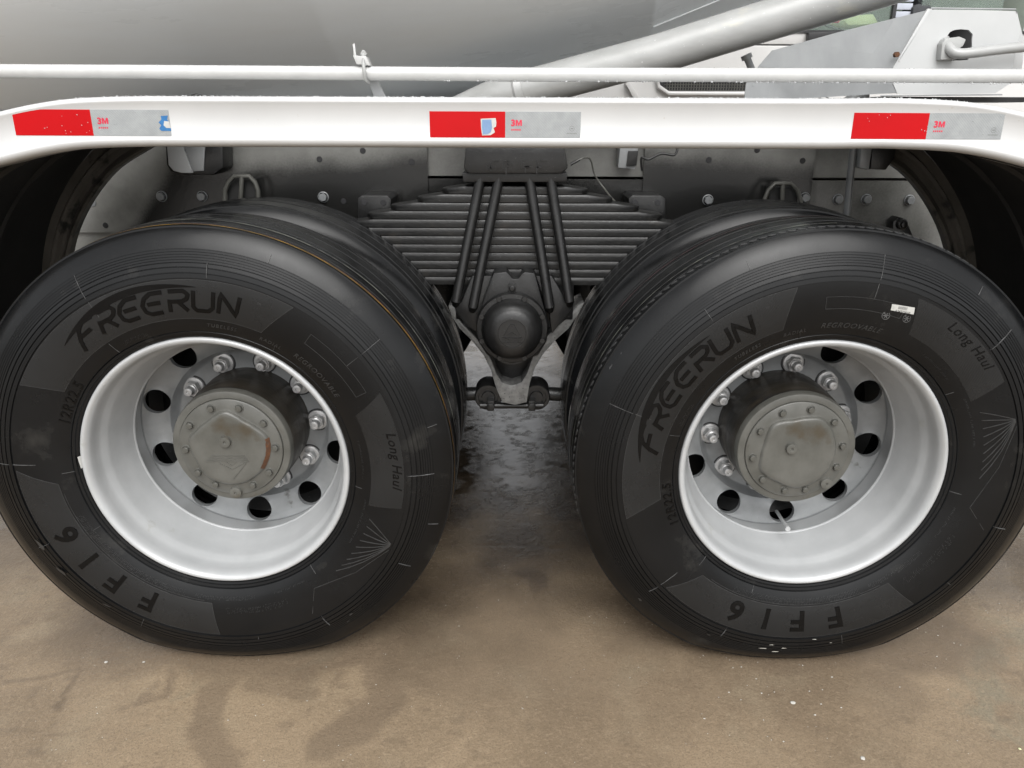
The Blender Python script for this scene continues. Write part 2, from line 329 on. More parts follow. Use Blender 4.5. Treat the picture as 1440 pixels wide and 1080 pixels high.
# joint and crack channels cut into the slab
for P, wd, dp in (([(395, 768), (560, 767), (665, 766), (740, 769), (860, 770), (1000, 775)], .003, .003), ([(130, 880), (118, 930), (100, 970), (75, 1015)], .003, .0025), ([(1340, 760), (1440, 752)], .003, .002)):
    P = [gpt(*c) for c in P]; D = np.full_like(X, 9.)
    for (x0, y0), (x1, y1) in zip(P[:-1], P[1:]):
        t = np.clip(((WX - x0) * (x1 - x0) + (WY - y0) * (y1 - y0)) / ((x1 - x0) ** 2 + (y1 - y0) ** 2), 0, 1)
        D = np.minimum(D, np.hypot(WX - x0 - t * (x1 - x0), WY - y0 - t * (y1 - y0)))
    k = np.clip(1 - D / .007, 0, 1) * np.clip(.6 + 2 * fbm(X, Y, 14, 131), 0, 1); Zg -= dp * .6 * k; stain = np.maximum(stain, .55 * k)
me = bpy.data.meshes.new('ground'); me.vertices.add(nx * ny)
me.vertices.foreach_set('co', np.stack([X, Y, Zg], -1).astype(np.float32).ravel())
ii = np.arange(nx * ny).reshape(ny, nx); q = np.stack([ii[:-1, :-1], ii[:-1, 1:], ii[1:, 1:], ii[1:, :-1]], -1).reshape(-1, 4)
me.loops.add(q.size); me.loops.foreach_set('vertex_index', q.ravel().astype(np.int32)); me.polygons.add(len(q))
me.polygons.foreach_set('loop_start', (np.arange(len(q)) * 4).astype(np.int32)); me.update(calc_edges=True)
me.polygons.foreach_set('use_smooth', [True] * len(q))
for nm, A in (('stain', stain), ('wet', wet), ('puddle', puddle)): me.attributes.new(nm, 'FLOAT', 'POINT').data.foreach_set('value', np.clip(A, 0, 1).astype(np.float32).ravel())
me.materials.append(MT['ground']); gr = bpy.data.objects.new('ground', me); COL.objects.link(gr); gr['kind'] = 'structure'

# ---------------------------------------------------------------- truck root
truck = empty('mixer_truck'); truck['label'] = 'white and grey concrete mixer truck filling the frame, seen at its two rear wheels'; truck['category'] = 'truck'
ZC = .524; WXC = (-.675, .675)

# ---------------------------------------------------------------- tyre
OUT = [(.297, .016), (.3005, .004), (.305, -.003), (.3095, -.0045), (.311, -.008), (.316, -.0095), (.3175, -.0085), (.319, -.0115), (.330, -.017), (.345, -.0225), (.37, -.0285), (.40, -.0325), (.425, -.0335), (.4368, -.0325),
       (.4372, -.0352), (.4462, -.0338), (.4466, -.0312), (.4482, -.0308), (.4486, -.0334), (.4572, -.0314), (.4576, -.0288), (.4592, -.0283), (.4596, -.0309), (.4664, -.0286), (.4668, -.0262), (.4682, -.0258)]
r_, y_ = .4684, -.0282
for k in range(5): OUT += [(r_, y_), (r_ + .0038, y_ + .0013), (r_ + .0040, y_ + .0029), (r_ + .0049, y_ + .0032)]; r_ += .0051; y_ += .0019
OUT += [(.4942, -.0180), (.500, -.0155), (.508, -.0115), (.516, -.0070), (.523, -.0022), (.529, .0025), (.5335, .0068)]
SR = [p[0] for p in OUT[:14]] + [.4466, .4576, .4668, .4735, .4838, .494, .50, .516, .53]; SY = [p[1] for p in OUT[:14]] + [-.0338, -.0314, -.0286, -.0262, -.0225, -.0180, -.0155, -.0070, .0035]
def S(r): return float(np.interp(r, SR, SY))
def flat(x, y, z):                         # tyre pressed on the ground (local z, centre at ZC)
    if z < -.45:
        zz = z + ZC
        lim = .045
        if zz < lim: zz = lim - (lim - zz) * (lim - .0005) / (lim + .0182) if zz < lim else zz
        k = max(0, (-.45 - z) / .09); y = .115 + (y - .115) * (1 + .07 * k)
        return (x, y, zz - ZC)
    return (x, y, z)
NSEG = 300
def make_tyre(name, parent, wavy=False, dy=0):
    g = G()
    GRV = [.032, .088, .142, .198]; tread = [(.5360, .0085)]
    def crown(y): return .5425 - .006 * ((y - .115) / .115) ** 2
    prof = [(r, y, 0) for r, y in OUT] + [(crown(.006), .0075, 0)]
    for gy in GRV: prof += [(crown(gy - .004), gy - .004, 1), (crown(gy - .004) - .008, gy - .002, 1), (crown(gy) - .008, gy + .002, 1), (crown(gy + .004), gy + .004, 1)]
    prof += [(crown(.224), .2225, 0)] + [(r, .230 - y, 0) for r, y in reversed(OUT[40:])] + [(.48, .257, 0), (.44, .266, 0), (.40, .2625, 0), (.35, .252, 0), (.32, .24, 0), (.30, .226, 0), (.293, .215, 0)]
    m = len(prof); V = []; Fc = []
    for i in range(NSEG):
        a = 2 * PI * i / NSEG
        for r, y, zg in prof:
            if zg:
                per = 15 if wavy else 6; tri = abs((i % per) / per - .5) * 4 - 1
                y = y + (.0032 if wavy and y < .06 else .0009) * tri
            V.append(flat(r * math.cos(a), y, r * math.sin(a)))
    for i in range(NSEG):
        j = (i + 1) % NSEG
        for k in range(m - 1): Fc.append((i * m + k, j * m + k, j * m + k + 1, i * m + k + 1))
    o = mk(name, V, Fc, MT['rubber'], parent, smooth=True, angle=28, loc=(0, dy, 0))
    return o
# relief on the sidewall --------------------------------------------------
def side(r, phi, h): return flat(r * math.cos(phi), S(r) - h, r * math.sin(phi))
def put_text(g, body, size, phi, rc, h=.0011, shear=0, off=0, space=1.0, yscale=1):
    b_ = .0009 if size > .02 else 0
    V, Fc = text_geo(body, size, ext=.5, shear=shear, off=off - b_ * .4, space=space, bev=b_)
    g.add([side(rc + v * yscale, R(phi) - u / rc, (h if w_ > (.5003 if b_ else 0) else -.0005)) for u, v, w_ in V], Fc)
def ribbon(g, P, wd, h, closed=False):     # P: (r, phi_deg) polyline raised line
    P = [(r, R(p)) for r, p in P]; C = [(r * math.cos(p), r * math.sin(p)) for r, p in P]; n = len(C); V = []
    for i, c in enumerate(C):
        a = C[(i - 1) % n] if closed or i > 0 else c; b = C[(i + 1) % n] if closed or i < n - 1 else c
        tx, tz = b[0] - a[0], b[1] - a[1]; l = math.hypot(tx, tz) or 1; nx_, nz_ = -tz / l * wd / 2, tx / l * wd / 2
        bv = max(.55, 1 - .0022 / wd) if wd > .004 else .7
        for s_, hh in ((1, -.0005), (bv, h), (-bv, h), (-1, -.0005)):
            x, z = c[0] + s_ * nx_, c[1] + s_ * nz_; V.append(flat(x, S(math.hypot(x, z)) - hh, z))
    Fc = []
    for i in range(n if closed else n - 1):
        j = (i + 1) % n
        for k in range(3): Fc.append((i * 4 + k, j * 4 + k, j * 4 + k + 1, i * 4 + k + 1))
    g.add(V, Fc)
def arc(r, a, b, n=24, r2=None): return [(r + ((r2 - r) * k / n if r2 else 0), a + (b - a) * k / n) for k in range(n + 1)]
def patch(g, r0, r1, a0, a1, h, sk0=0, sk1=0, n=30, m=8):   # raised sidewall area, ends skewed
    V = []; 
    for i in range(n + 1):
        for j in range(m + 1):
            t = j / m; aa = a0 + sk0 * t; bb = a1 + sk1 * t; V.append(side(r0 + (r1 - r0) * t, R(aa + (bb - aa) * i / n), h))
    Fc = [(i * (m + 1) + j, (i + 1) * (m + 1) + j, (i + 1) * (m + 1) + j + 1, i * (m + 1) + j + 1) for i in range(n) for j in range(m)]
    k = len(V)
    # skirt
    B = [i * (m + 1) for i in range(n + 1)] + [n * (m + 1) + j for j in range(1, m + 1)] + [i * (m + 1) + m for i in range(n - 1, -1, -1)] + [j for j in range(m - 1, 0, -1)]
    low = [(V[b][0], V[b][1] + h + .0006, V[b][2]) for b in B]; V += low
    Fc += [(B[i], B[(i + 1) % len(B)], k + (i + 1) % len(B), k + i) for i in range(len(B))]
    g.add(V, Fc)
LET = {'F': [[(0, -.12), (0, .35), (.12, .78), (.42, .98), (1.0, .98)], [(.14, .48), (.78, .52)]],
       'R': [[(.08, .98), (.78, .98), (1.0, .8), (.92, .58), (.72, .48), (.2, .48)], [(.12, .6), (.12, 0)], [(.5, .48), (1.0, 0)]],
       'E': [[(1.0, .98), (.4, .98), (.12, .8), (0, .5), (.12, .18), (.4, .02), (.98, .02)], [(.25, .5), (.9, .5)]],
       'U': [[(.02, 1), (.02, .2), (.2, .03), (.75, .03), (.95, .2), (.95, 1)]],
       'N': [[(0, 0), (.06, 1), (.86, 0), (.95, 1)]]}
def free_run(g, phi_c, rc, hgt):
    adv = hgt * 1.16; word = 'FREERUN'; tot = adv * len(word)
    for i, ch in enumerate(word):
        u0 = -tot / 2 + i * adv
        for st in LET[ch]:
            pts = []
            for (a0, b0), (a1, b1) in zip(st[:-1], st[1:]):
                for k in range(4): t = k / 4; pts.append((a0 + (a1 - a0) * t, b0 + (b1 - b0) * t))
            pts.append(st[-1])
            P = [(rc + b * hgt, phi_c - math.degrees((u0 + a * hgt * .95 + b * hgt * .22) / (rc + b * hgt * .5))) for a, b in pts]
            ribbon(g, P, hgt * .23, .0018)
def wheel_relief(par, off, right):
    a = lambda d: d + off
    g = G()                                # raised plain panels with a finer, lighter grain
    patch(g, .349, .4335, a(66), a(148), .0006, -6, 4, 60)
    g.mk('sidewall_panel', MT['rubber_panel'], par, smooth=True); g = G(); patch(g, .352, .432, a(-97), a(-174), .0006, 3, -6, 60)
    g.mk('sidewall_panel', MT['rubber_panel'], par, smooth=True); g = G(); patch(g, .355, .43, a(22), a(-14), .0005, 4, 2, 30)
    g.mk('sidewall_panel', MT['rubber_panel'], par, smooth=True)
    g = G()                                # the word with its swoosh, and the size numbers
    free_run(g, a(101), .366, .0445)
    g.mk('sidewall_lettering', MT['rubber_letter'], par); g = G()
    # swoosh: a long leaf over the first letters
    n = 26; V = []
    for i in range(n + 1):
        t = i / n; ph = 133 - 46 * t; w_ = .0165 * math.sin(PI * min(1, t * 1.0)) ** .8 * (1 - .25 * t) + .0006
        rc = .392 + .035 * math.sin(PI * min(t * .62 + .05, .5)) - .009 * t * t
        rc = min(rc, .4235)
        for s_, hh in ((-1, -.0004), (-1, .0016), (1, .0016), (1, -.0004)): V.append(side(min(rc + s_ * w_ / 2, .4345), R(a(ph)), hh))
    g.add(V, [(i * 4 + k, (i + 1) * 4 + k, (i + 1) * 4 + k + 1, i * 4 + k + 1) for i in range(n) for k in range(3)])
    g.mk('brand_swoosh', MT['rubber_letter'], par); g = G()
    g = G()
    for ch, dg in (('F', -119), ('F', -132), ('1', -143.5), ('6', -155)):
        put_text(g, ch, .072, a(dg), .364, .0018, off=.0022); g.mk('sidewall_lettering', MT['rubber_letter'], par); g = G()
    put_text(g, '12R22.5', .030, a(152), .322, .0014, off=.0004, shear=.15, space=1.1)
    g.mk('sidewall_lettering', MT['rubber_letter'], par); g = G()
    put_text(g, 'Long Haul', .030, a(4), .405, .0013, shear=.25, off=.0003, space=1.1)
    g.mk('sidewall_lettering', MT['rubber_letter'], par)
    g = G()
    put_text(g, 'REGROOVABLE', .0165, a(42), .335, .001, shear=.25, space=1.15)
    g.mk('small_lettering', MT['rubber_line'], par); g = G()
    put_text(g, 'TUBELESS', .0115, a(80), .331, .0008, shear=.2, space=1.3)
    g.mk('small_lettering', MT['rubber_line'], par); g = G()
    put_text(g, 'RADIAL', .0115, a(62), .331, .0008, shear=.2, space=1.3)
    g.mk('small_lettering', MT['rubber_line'], par); g = G()
    put_text(g, 'TM', .006, a(69), .408, .0008)
    g.mk('small_lettering', MT['rubber_line'], par); g = G()
    # outlines of the raised areas
    def outline(r0, r1, a0, a1, s0, s1):
        ribbon(g, [(r0, a(a0))] + [(r, p) for r, p in arc(r0, a(a0), a(a1), 40)] , .0013, .0010)
        ribbon(g, arc(r1, a(a0 + s0), a(a1 + s1), 40), .0010, .0009)
        ribbon(g, [(r0 + (r1 - r0) * k / 6, a(a0 + s0 * k / 6)) for k in range(7)], .0013, .0010)
        ribbon(g, [(r0 + (r1 - r0) * k / 6, a(a1 + s1 * k / 6)) for k in range(7)], .0013, .0010)
    outline(.349, .4335, 66, 148, -6, 4); outline(.352, .432, -97, -174, 3, -6); outline(.378, .404, 52, 28, 0, 0)
    # sunburst wedge: rays running to one point
    tip = (.434, -25)
    for k in range(9):
        a1_ = -19 - k * 3.2; ribbon(g, [(.365 + (tip[0] - .365) * t, a(a1_ + (tip[1] - a1_) * t)) for t in (0, .25, .5, .75, .97)], .0022, .0012)
    ribbon(g, [(.434, a(-27)), (.40, a(-40)), (.367, a(-56))], .0014, .001); ribbon(g, [(.367, a(-56)), (.42, a(-62))], .0014, .001)
    # small moulded small print, too small to read: rows of short raised ticks
    rr = random.Random(3)
    def tiny(r, a0, a1, rows, dens=.9):
        for q_ in range(rows):
            rad = r - q_ * .0052; p = a0
            while p > a1:
                if rr.random() < dens:
                    l = rr.uniform(.25, .5); k = rr.random()
                    if k < .45: ribbon(g, [(rad, a(p)), (rad + .0034, a(p))], .0006, .0006)
                    elif k < .75: ribbon(g, [(rad + .0034, a(p)), (rad + .0034, a(p - l))], .0006, .0006); ribbon(g, [(rad, a(p)), (rad + .0034, a(p))], .0006, .0006)
                    else: ribbon(g, [(rad, a(p)), (rad, a(p - l))], .0006, .0006)
                p -= .62
    tiny(.343, -108, -160, 3); tiny(.340, -80, -104, 2); tiny(.330, 118, 108, 2); tiny(.372, -68, -92, 3, .7); tiny(.338, -58, -72, 1); tiny(.345, -12, -32, 1); tiny(.335, 12, -4, 1)
    for r in (.3155, ): pass
    ribbon(g, arc(.3475, a(-100), a(-170), 50), .0010, .0008)
    o = g.mk('moulded_line', MT['rubber_line'], par); o['kind'] = 'stuff'
    for ph, r0, r1 in ((118, .400, .495), (84, .4372, .470), (38, .405, .495), (-1, .436, .496), (-30, .470, .500), (-60, .436, .47), (178, .388, .47), (205, .436, .466), (-118, .437, .468), (-82, .437, .447), (60, .318, .334), (122, .318, .345), (-8, .318, .334), (-52, .318, .341), (182, .316, .34), (208, .318, .335), (12, .495, .515), (70, .495, .512), (-16, .497, .52)):
        P = [(r0 + (r1 - r0) * k / 8, a(ph)) for k in range(9)]
        g = G(); ribbon(g, P, .0006, .0022 if r0 > .43 else .0012)
        g.mk('mould_flash', MT['rubber_flash'], par)

def spiral_pts(): pass
# ---------------------------------------------------------------- rim, disc, hub
RIMP = [(.2945, .012), (.3005, .006), (.3025, .0), (.3005, -.005), (.2965, -.0065), (.2915, -.004), (.2870, .002), (.2845, .010), (.2830, .022), (.2818, .036), (.2785, .046), (.2730, .056), (.2700, .066), (.2672, .082), (.2615, .105), (.2560, .125), (.2530, .140),
        (.2508, .1465), (.2498, .150), (.2515, .1535), (.2570, .160), (.2615, .172), (.2640, .205), (.2660, .222), (.272, .25), (.290, .26), (.292, .20), (.287, .06), (.292, .03)]
DR = [.110, .150, .184, .190, .1955, .2015]; DY = [.268, .268, .2675, .264, .252, .2405]
def D2(r): return float(np.interp(r, [.2015, .215, .25, .2635], [.2405, .2335, .2255, .2205]))
def make_disc(name, parent):
    g = G(); g.lathe(list(zip(DR, DY)), 180)
    n = 36; rc, hr, A = .2325, .0306, PI / 10
    TT = [2 * PI * k / n for k in range(n)]; ca_ = math.atan2(A * rc, .0310)
    for tc_ in (ca_, PI - ca_, PI + ca_, 2 * PI - ca_):
        k_ = min(range(n), key=lambda k: abs(TT[k] - tc_)); TT[k_] = tc_
    for s_ in range(10):
        base = R(127 + 36 * s_); V = []; 
        rect = []
        for k in range(n):
            t = TT[k]; dx, dy = math.cos(t), math.sin(t)       # dx radial, dy tangential
            ha, hr2 = A * rc, .0310
            sc = min(hr2 / abs(dx) if abs(dx) > 1e-6 else 9, ha / abs(dy) if abs(dy) > 1e-6 else 9)
            rect.append((dx * sc, dy * sc))
        rings = []
        for f in (0, .12, .5, 1):
            ring = []
            for k in range(n):
                t = TT[k]; hx, hy = hr * math.cos(t), hr * math.sin(t) * 1.06; qx, qy = rect[k]; ring.append((hx + (qx - hx) * f, hy + (qy - hy) * f))
            rings.append(ring)
        idx = []
        for ri, ring in enumerate(rings):
            for u, v in ring:
                r = min(max(rc + u, .2015), .2635); a_ = base + v / rc; V.append((r * math.cos(a_), D2(r) - (.0012 if ri == 0 else 0), r * math.sin(a_)))
        for u, v in rings[0]:
            r = rc + u; a_ = base + v / rc; V.append((r * math.cos(a_), D2(r) + .012, r * math.sin(a_)))
        Fc = []
        for q_ in range(3): Fc += [(q_ * n + k, q_ * n + (k + 1) % n, (q_ + 1) * n + (k + 1) % n, (q_ + 1) * n + k) for k in range(n)]
        Fc += [(k, (k + 1) % n, 4 * n + (k + 1) % n, 4 * n + k) for k in range(n)]
        g.add(V, Fc)
    g.lathe([(.2635, .2205), (.2655, .2150)], 180)
    o = g.mk(name, MT['disc'], parent, smooth=True, angle=40)
    return o
EMB = sorted([(92, .094), (76, .086), (60, .079), (38, .084), (17, .095), (8, .093), (-20, .088), (-55, .088), (-95, .093), (-128, .096), (-160, .088), (150, .086), (166, .097), (176, .094), (125, .081), (108, .086)])
def emb_r(d):
    d = (d + 180) % 360 - 180
    a_ = [p[0] for p in EMB]; r = [p[1] for p in EMB]; a_ = [a_[-1] - 360] + a_ + [a_[0] + 360]; r = [r[-1]] + r + [r[0]]
    return float(np.interp(d, a_, r))
BOLTS = [109, 73, 37, 1, -36, -66, -116, -143, -178, 147]
def make_hub_parts(w_, off):
    g = G(); g.lathe([(.10, .30), (.1465, .285), (.1465, .20), (.1425, .124)], 120); g.mk('hub_body', MT['hubside'], w_, smooth=True)
    g = G(); g.lathe([(.1428, .1245), (.1408, .1085), (.1393, .1058), (.1370, .1048), (.124, .1045), (.1235, .1075), (.1, .1075)], 140); g.mk('hub_rim', MT['hub'], w_, smooth=True)
    g = G(); n = 144; prof = [(1.0, 0, .1235, .1075), (1.0, 0, .1225, .1005), (1, 0, .1205, .0990), (0, 1.10, 0, .0985), (0, 1.04, 0, .0970), (0, 1.0, 0, .0915), (0, .955, 0, .0895), (0, .86, 0, .0905), (0, .4, 0, .0895), (0, .02, 0, .0890)]
    V = []; er = [emb_r(360 * i / n) for i in range(n)]
    er = [np.mean([er[(i + k) % n] for k in range(-2, 3)]) for i in range(n)]
    for i in range(n):
        a_ = 2 * PI * i / n + R(off)
        for f, e, r, y in prof:
            rr = r if f else er[i] * e
            if not f and e < 1: rr = er[i] * e if e > .5 else .09 * e
            V.append((min(rr, .1185) * math.cos(a_) if not f else rr * math.cos(a_), y, min(rr, .1185) * math.sin(a_) if not f else rr * math.sin(a_)))
    m = len(prof); g.add(V, [(i * m + k, ((i + 1) % n) * m + k, ((i + 1) % n) * m + k + 1, i * m + k + 1) for i in range(n) for k in range(m - 1)])
    g.add([V[i * m + m - 1] for i in range(n)], [tuple(range(n))])
    # emblem lines cast into the cap
    def ln(x0, z0, x1, z1, t=.0012):
        ca, sa = math.cos(R(off)), math.sin(R(off)); rot = lambda x, z: (x * ca - z * sa, x * sa + z * ca)
        dx, dz = x1 - x0, z1 - z0; l = math.hypot(dx, dz); ox, oz = -dz / l * t / 2, dx / l * t / 2
        P = [rot(x0 + ox, z0 + oz), rot(x1 + ox, z1 + oz), rot(x1 - ox, z1 - oz), rot(x0 - ox, z0 - oz)]; g.prism(P, .0880, .0900)
    if off == 0:
        for z in (-.016, -.021, -.026, -.031): ln(-.045 + (z + .016), z, .035 - (z + .016) * .5, z)
        ln(-.03, -.035, 0, -.052); ln(0, -.052, .03, -.035); ln(.035, -.035, 0, -.078); ln(-.012, -.032, 0, -.042); ln(0, -.042, .012, -.032)
    g.mk('hub_cover', MT['hub'], w_, smooth=True, angle=40)
    def polar(r, d): return (r * math.cos(R(d + off)), r * math.sin(R(d + off)))
    return polar
def lathe_plug(c, r, y):
    g = G(); g.lathe([(.0025, y - .006), (.0035, y - .009), (r * .55, y - .0095), (r, y - .0085), (r * 1.05, y - .005), (r * 1.1, y + .002)], 28, c=c); g.cyl(c, .003, y - .0065, y); return g
PROTO = {}
def wheel(x, off, right):
    w_ = empty('wheel', (x, 0, ZC), truck)
    w_['label'] = 'right rear wheel with letters turned up its left side' if right else 'left rear wheel with a yellow line on its tread'
    t = make_tyre('tyre', w_, right)
    if 'inner' not in PROTO: PROTO['inner'] = None
    ti = copy_of(t, w_, (0, .345, 0)); ti.name = 'inner_tyre'; ti['label'] = 'inner tyre of the twin pair'
    wheel_relief(w_, off, right)
    if 'rim' not in PROTO:
        g = G(); g.lathe(RIMP, 200, closed=True); PROTO['rim'] = g.mk('rim', MT['rim'], w_, smooth=True, angle=50)
        PROTO['disc'] = make_disc('wheel_disc', w_)
        g = G(); g.lathe([(.2512, .1452), (.2488, .1478), (.2484, .1500), (.2490, .1525), (.2515, .1545)], 200); PROTO['weld'] = g.mk('weld_bead', MT['rim'], w_, smooth=True)
        g = G(); g.lathe([(.30, .61), (.285, .60), (.27, .5), (.27, .36), (.30, .34)], 64); g.lathe([(.27, .36), (.24, .325), (.20, .31), (.19, .275), (.11, .275)], 64); PROTO['irim'] = g.mk('inner_rim', MT['black'], w_, smooth=True)
        g = G(); g.lathe([(.05, .40), (.2, .40), (.21, .41), (.21, .66), (.05, .66)], 48); PROTO['bdrum'] = g.mk('brake_drum', MT['black'], w_, smooth=True)
        g = G()                              # nut: washer, hexagon, stud
        g.lathe([(.012, 0), (.0265, 0), (.0265, -.0045), (.0245, -.006), (.012, -.006)], 28)
        g.prism([(.0195 * math.cos(2 * PI * k / 6), .0195 * math.sin(2 * PI * k / 6)) for k in range(6)], -.006, -.024)
        g.lathe([(.0150, -.024), (.0150, -.027), (.0115, -.029)], 24)
        g.lathe([(.0112, -.02), (.0112, -.043), (.0098, -.045), (.0035, -.045), (.003, -.043), (.0001, -.043)], 20)
        gg = G(); gg.lathe([(.0262, .0), (.0262, -.0008), (.0305, -.0008), (.0305, .0005)], 28); PROTO['nut_shade'] = gg.mk('nut_shade_ring', MT['dark'], w_)  # dark ring added to stand for the shade round each nut
        PROTO['nut'] = g.mk('wheel_nut', MT['nut'], w_, bevel=.0006, seg=1, angle=30)
        g = G(); g.lathe([(.0105, 0), (.0105, -.0016), (.009, -.002)], 16); g.prism([(.0078 * math.cos(2 * PI * k / 6), .0078 * math.sin(2 * PI * k / 6)) for k in range(6)], -.0015, -.0095)
        PROTO['bolt'] = g.mk('hub_bolt', MT['hub'], w_, bevel=.0007, seg=1, angle=30)
        first = True
    else:
        for k in ('rim', 'disc', 'weld', 'irim', 'bdrum'):
            c = copy_of(PROTO[k], w_)
            if k == 'disc': c.rotation_euler = (0, R(-off), 0)
        first = False
    for k in range(10):
        d = 110 + 36 * k + off; loc = (.1685 * math.cos(R(d)), .268, .1685 * math.sin(R(d))); rot = (0, random.uniform(0, 1), 0)
        if first and k == 0: PROTO['nut_shade'].location = loc
        else: copy_of(PROTO['nut_shade'], w_, loc)
        if first and k == 0: PROTO['nut'].location = loc; PROTO['nut'].rotation_euler = rot
        else: copy_of(PROTO['nut'], w_, loc, rot)
    polar = make_hub_parts(w_, off)
    for k, d in enumerate(BOLTS):
        c = polar(.1065, d); loc = (c[0], .0992, c[1]); rot = (0, random.uniform(0, 1), 0)
        if first and k == 0: PROTO['bolt'].location = loc; PROTO['bolt'].rotation_euler = rot
        else: copy_of(PROTO['bolt'], w_, loc, rot)
    lathe_plug(polar(.022, 108), .0125, .0895).mk('centre_plug', MT['hub'], w_, smooth=True, angle=40)
    lathe_plug(polar(.1165, -90), .0135, .1).mk('drain_plug', MT['hub'], w_, smooth=True, angle=40)
    return w_
def ring_strip(par, name, y0, y1, m, r=.5405, a0=0, a1=360, n=240, dr=0):
    V = []; 
    for i in range(n + 1):
        a_ = R(a0 + (a1 - a0) * i / n)
        for y in (y0, y1):
            rr = .5425 - .006 * ((y - .115) / .115) ** 2 + .0012
            x, yy, z = flat(rr * math.cos(a_), y, rr * math.sin(a_))
            if z < .02 - ZC: z = .02 - ZC
            V.append((x, yy, z))
    return mk(name, V, [(i * 2, i * 2 + 2, i * 2 + 3, i * 2 + 1) for i in range(n)], m, par, smooth=True)
wl = wheel(WXC[0], 0, False)
wr = wheel(WXC[1], 43, True)
ring_strip(wl, 'tread_stripe', .0132, .0156, MT['yellow'], a0=-30, a1=170)
ring_strip(wl, 'tread_stripe', .0185, .0205, MT['pinkstripe'], a0=-30, a1=170)
ring_strip(wl, 'tread_stripe', .062, .066, MT['palestripe'], a0=-10, a1=120)
ring_strip(wr, 'tread_stripe', .052, .055, MT['palestripe'], a0=90, a1=190)
ring_strip(wr, 'tread_stripe', .165, .169, MT['pinkstripe'], a0=60, a1=190)
ring_strip(wr, 'tread_label', .180, .200, MT['paper'], a0=172, a1=188, n=24)
ring_strip(wr, 'tread_label', .183, .207, MT['blue2'], a0=184, a1=190, n=12)
g = G()
for k in range(64):
    a_ = 58 + k * 2.15
    n = 8; V = []
    for q in range(n):
        t = 2 * PI * q / n; yy = .0245 + .0042 * math.sin(t); aa = R(a_ + .78 * math.cos(t) + .35 * math.sin(t)); rr_ = .5425 - .006 * ((yy - .115) / .115) ** 2
        V.append((rr_ * math.cos(aa), yy, rr_ * math.sin(aa)))
    V += [(x * 1.0022, y, z * 1.0022) for x, y, z in V]
    g.add(V, [tuple(range(n, 2 * n))] + [(i, (i + 1) % n, n + (i + 1) % n, n + i) for i in range(n)])
g.mk('shoulder_scallop', MT['scallop'], wr)['kind'] = 'stuff'
# stickers and marks on the sidewalls
def side_quad(par, name, pts, m, h=.0016):      # px quad on the sidewall plane
    V = []
    x0 = par.location[0]
    N = 6
    P = [at(a, b, -.031) for a, b in pts]
    for i in range(N + 1):
        for j in range(N + 1):
            s_, t = i / N, j / N
            q = [(1 - s_) * (1 - t) * P[0][k] + s_ * (1 - t) * P[1][k] + s_ * t * P[2][k] + (1 - s_) * t * P[3][k] for k in (0, 2)]
            x, z = q[0] - x0, q[1] - ZC; V.append((x, S(math.hypot(x, z)) - h, z))
    return mk(name, V, [(i * (N + 1) + j, (i + 1) * (N + 1) + j, (i + 1) * (N + 1) + j + 1, i * (N + 1) + j + 1) for i in range(N) for j in range(N)], m, par, smooth=True)
side_quad(wr, 'barcode_sticker', [(1253.5, 427), (1285.5, 432), (1284, 442), (1252, 436)], MT['paper'])
g = G(); rr = random.Random(5)
for row in (0, 1):
    V, Fc = text_geo('A2432361K' if row else '|||||||||||', .0068, ext=.0002)
    c = at(1268.5, 438.5 if row else 432.5, -.031); ang = R(-9.5)
    for_ = [(u * math.cos(ang) - v * math.sin(ang), u * math.sin(ang) + v * math.cos(ang), w3) for u, v, w3 in V]
    g.add([(c[0] - WXC[1] + u, S(math.hypot(c[0] - WXC[1] + u, c[2] - ZC + v - .002)) - .0019 - w3, c[2] - ZC + v - .002) for u, v, w3 in for_], Fc)
g.mk('sticker_print', MT['dark'], wr)
g = G()
for cx_, cy_ in ((1246, 444), (1275, 448)):
    c = at(cx_, cy_, -.031); cl = (c[0] - WXC[1], c[2] - ZC); yy = S(math.hypot(*cl)) - .0009
    g.lathe([(.0075, yy), (.0085, yy)], 24, c=cl); 
    for k in range(3):
        a_ = PI * k / 3; g.prism([(cl[0] + .006 * math.cos(a_ + s1), cl[1] + .006 * math.sin(a_ + s1)) for s1 in (-.1, .1, PI - .1, PI + .1)], yy, yy + .0006)
g.mk('moulded_emblem', MT['rubber_flash'], wr)
side_quad(wl, 'white_tag', [(101, 649), (105, 648), (109.5, 664), (105.5, 666)], MT['paper'], .004)
# scuffs and paint chips on the rubber
rr = random.Random(11)
def chips(par, cs, m=MT['rubber_flash']):
    g = G()
    for (cx_, cy_, L_, W_, an) in cs:
        c = at(cx_, cy_, -.02); x0, z0 = c[0] - par.location[0], c[2] - ZC; n = 10; P = []
        for k in range(n):
            a_ = 2 * PI * k / n; rr_ = rr.uniform(.55, 1.1); u, v = L_ * rr_ * math.cos(a_), W_ * rr_ * math.sin(a_); ca, sa = math.cos(R(an)), math.sin(R(an)); P.append((x0 + u * ca - v * sa, z0 + u * sa + v * ca))
        def yy(x, z):
            r = math.hypot(x, z); return float(np.interp(r, SR + [.536], SY + [.008])) - .0035 if r < .49 else float(np.interp(r, [.49, .50, .508, .516, .523, .529, .5335], [-.0190, -.0155, -.0115, -.0070, -.0022, .0025, .0068])) - .0012
        g.add([flat(x, yy(x, z), z) for x, z in P], [tuple(range(n))])
    g.mk('paint_scuff', m, par)['kind'] = 'stuff'
chips(wr, [(1070, 907, .012, .0012, 0), (1100, 906, .008, .0012, 0), (1082, 901, .008, .001, 3), (1088, 912, .010, .0012, 0), (1142, 893, .006, .0008, 0), (1165, 898, .004, .0008, 0)], MT['stone'])
chips(wr, [(900, 845, .010, .003, -50), (995, 889, .007, .002, -25), (860, 520, .007, .0018, 60), (875, 500, .004, .001, 60)], MT['rubber_line'])
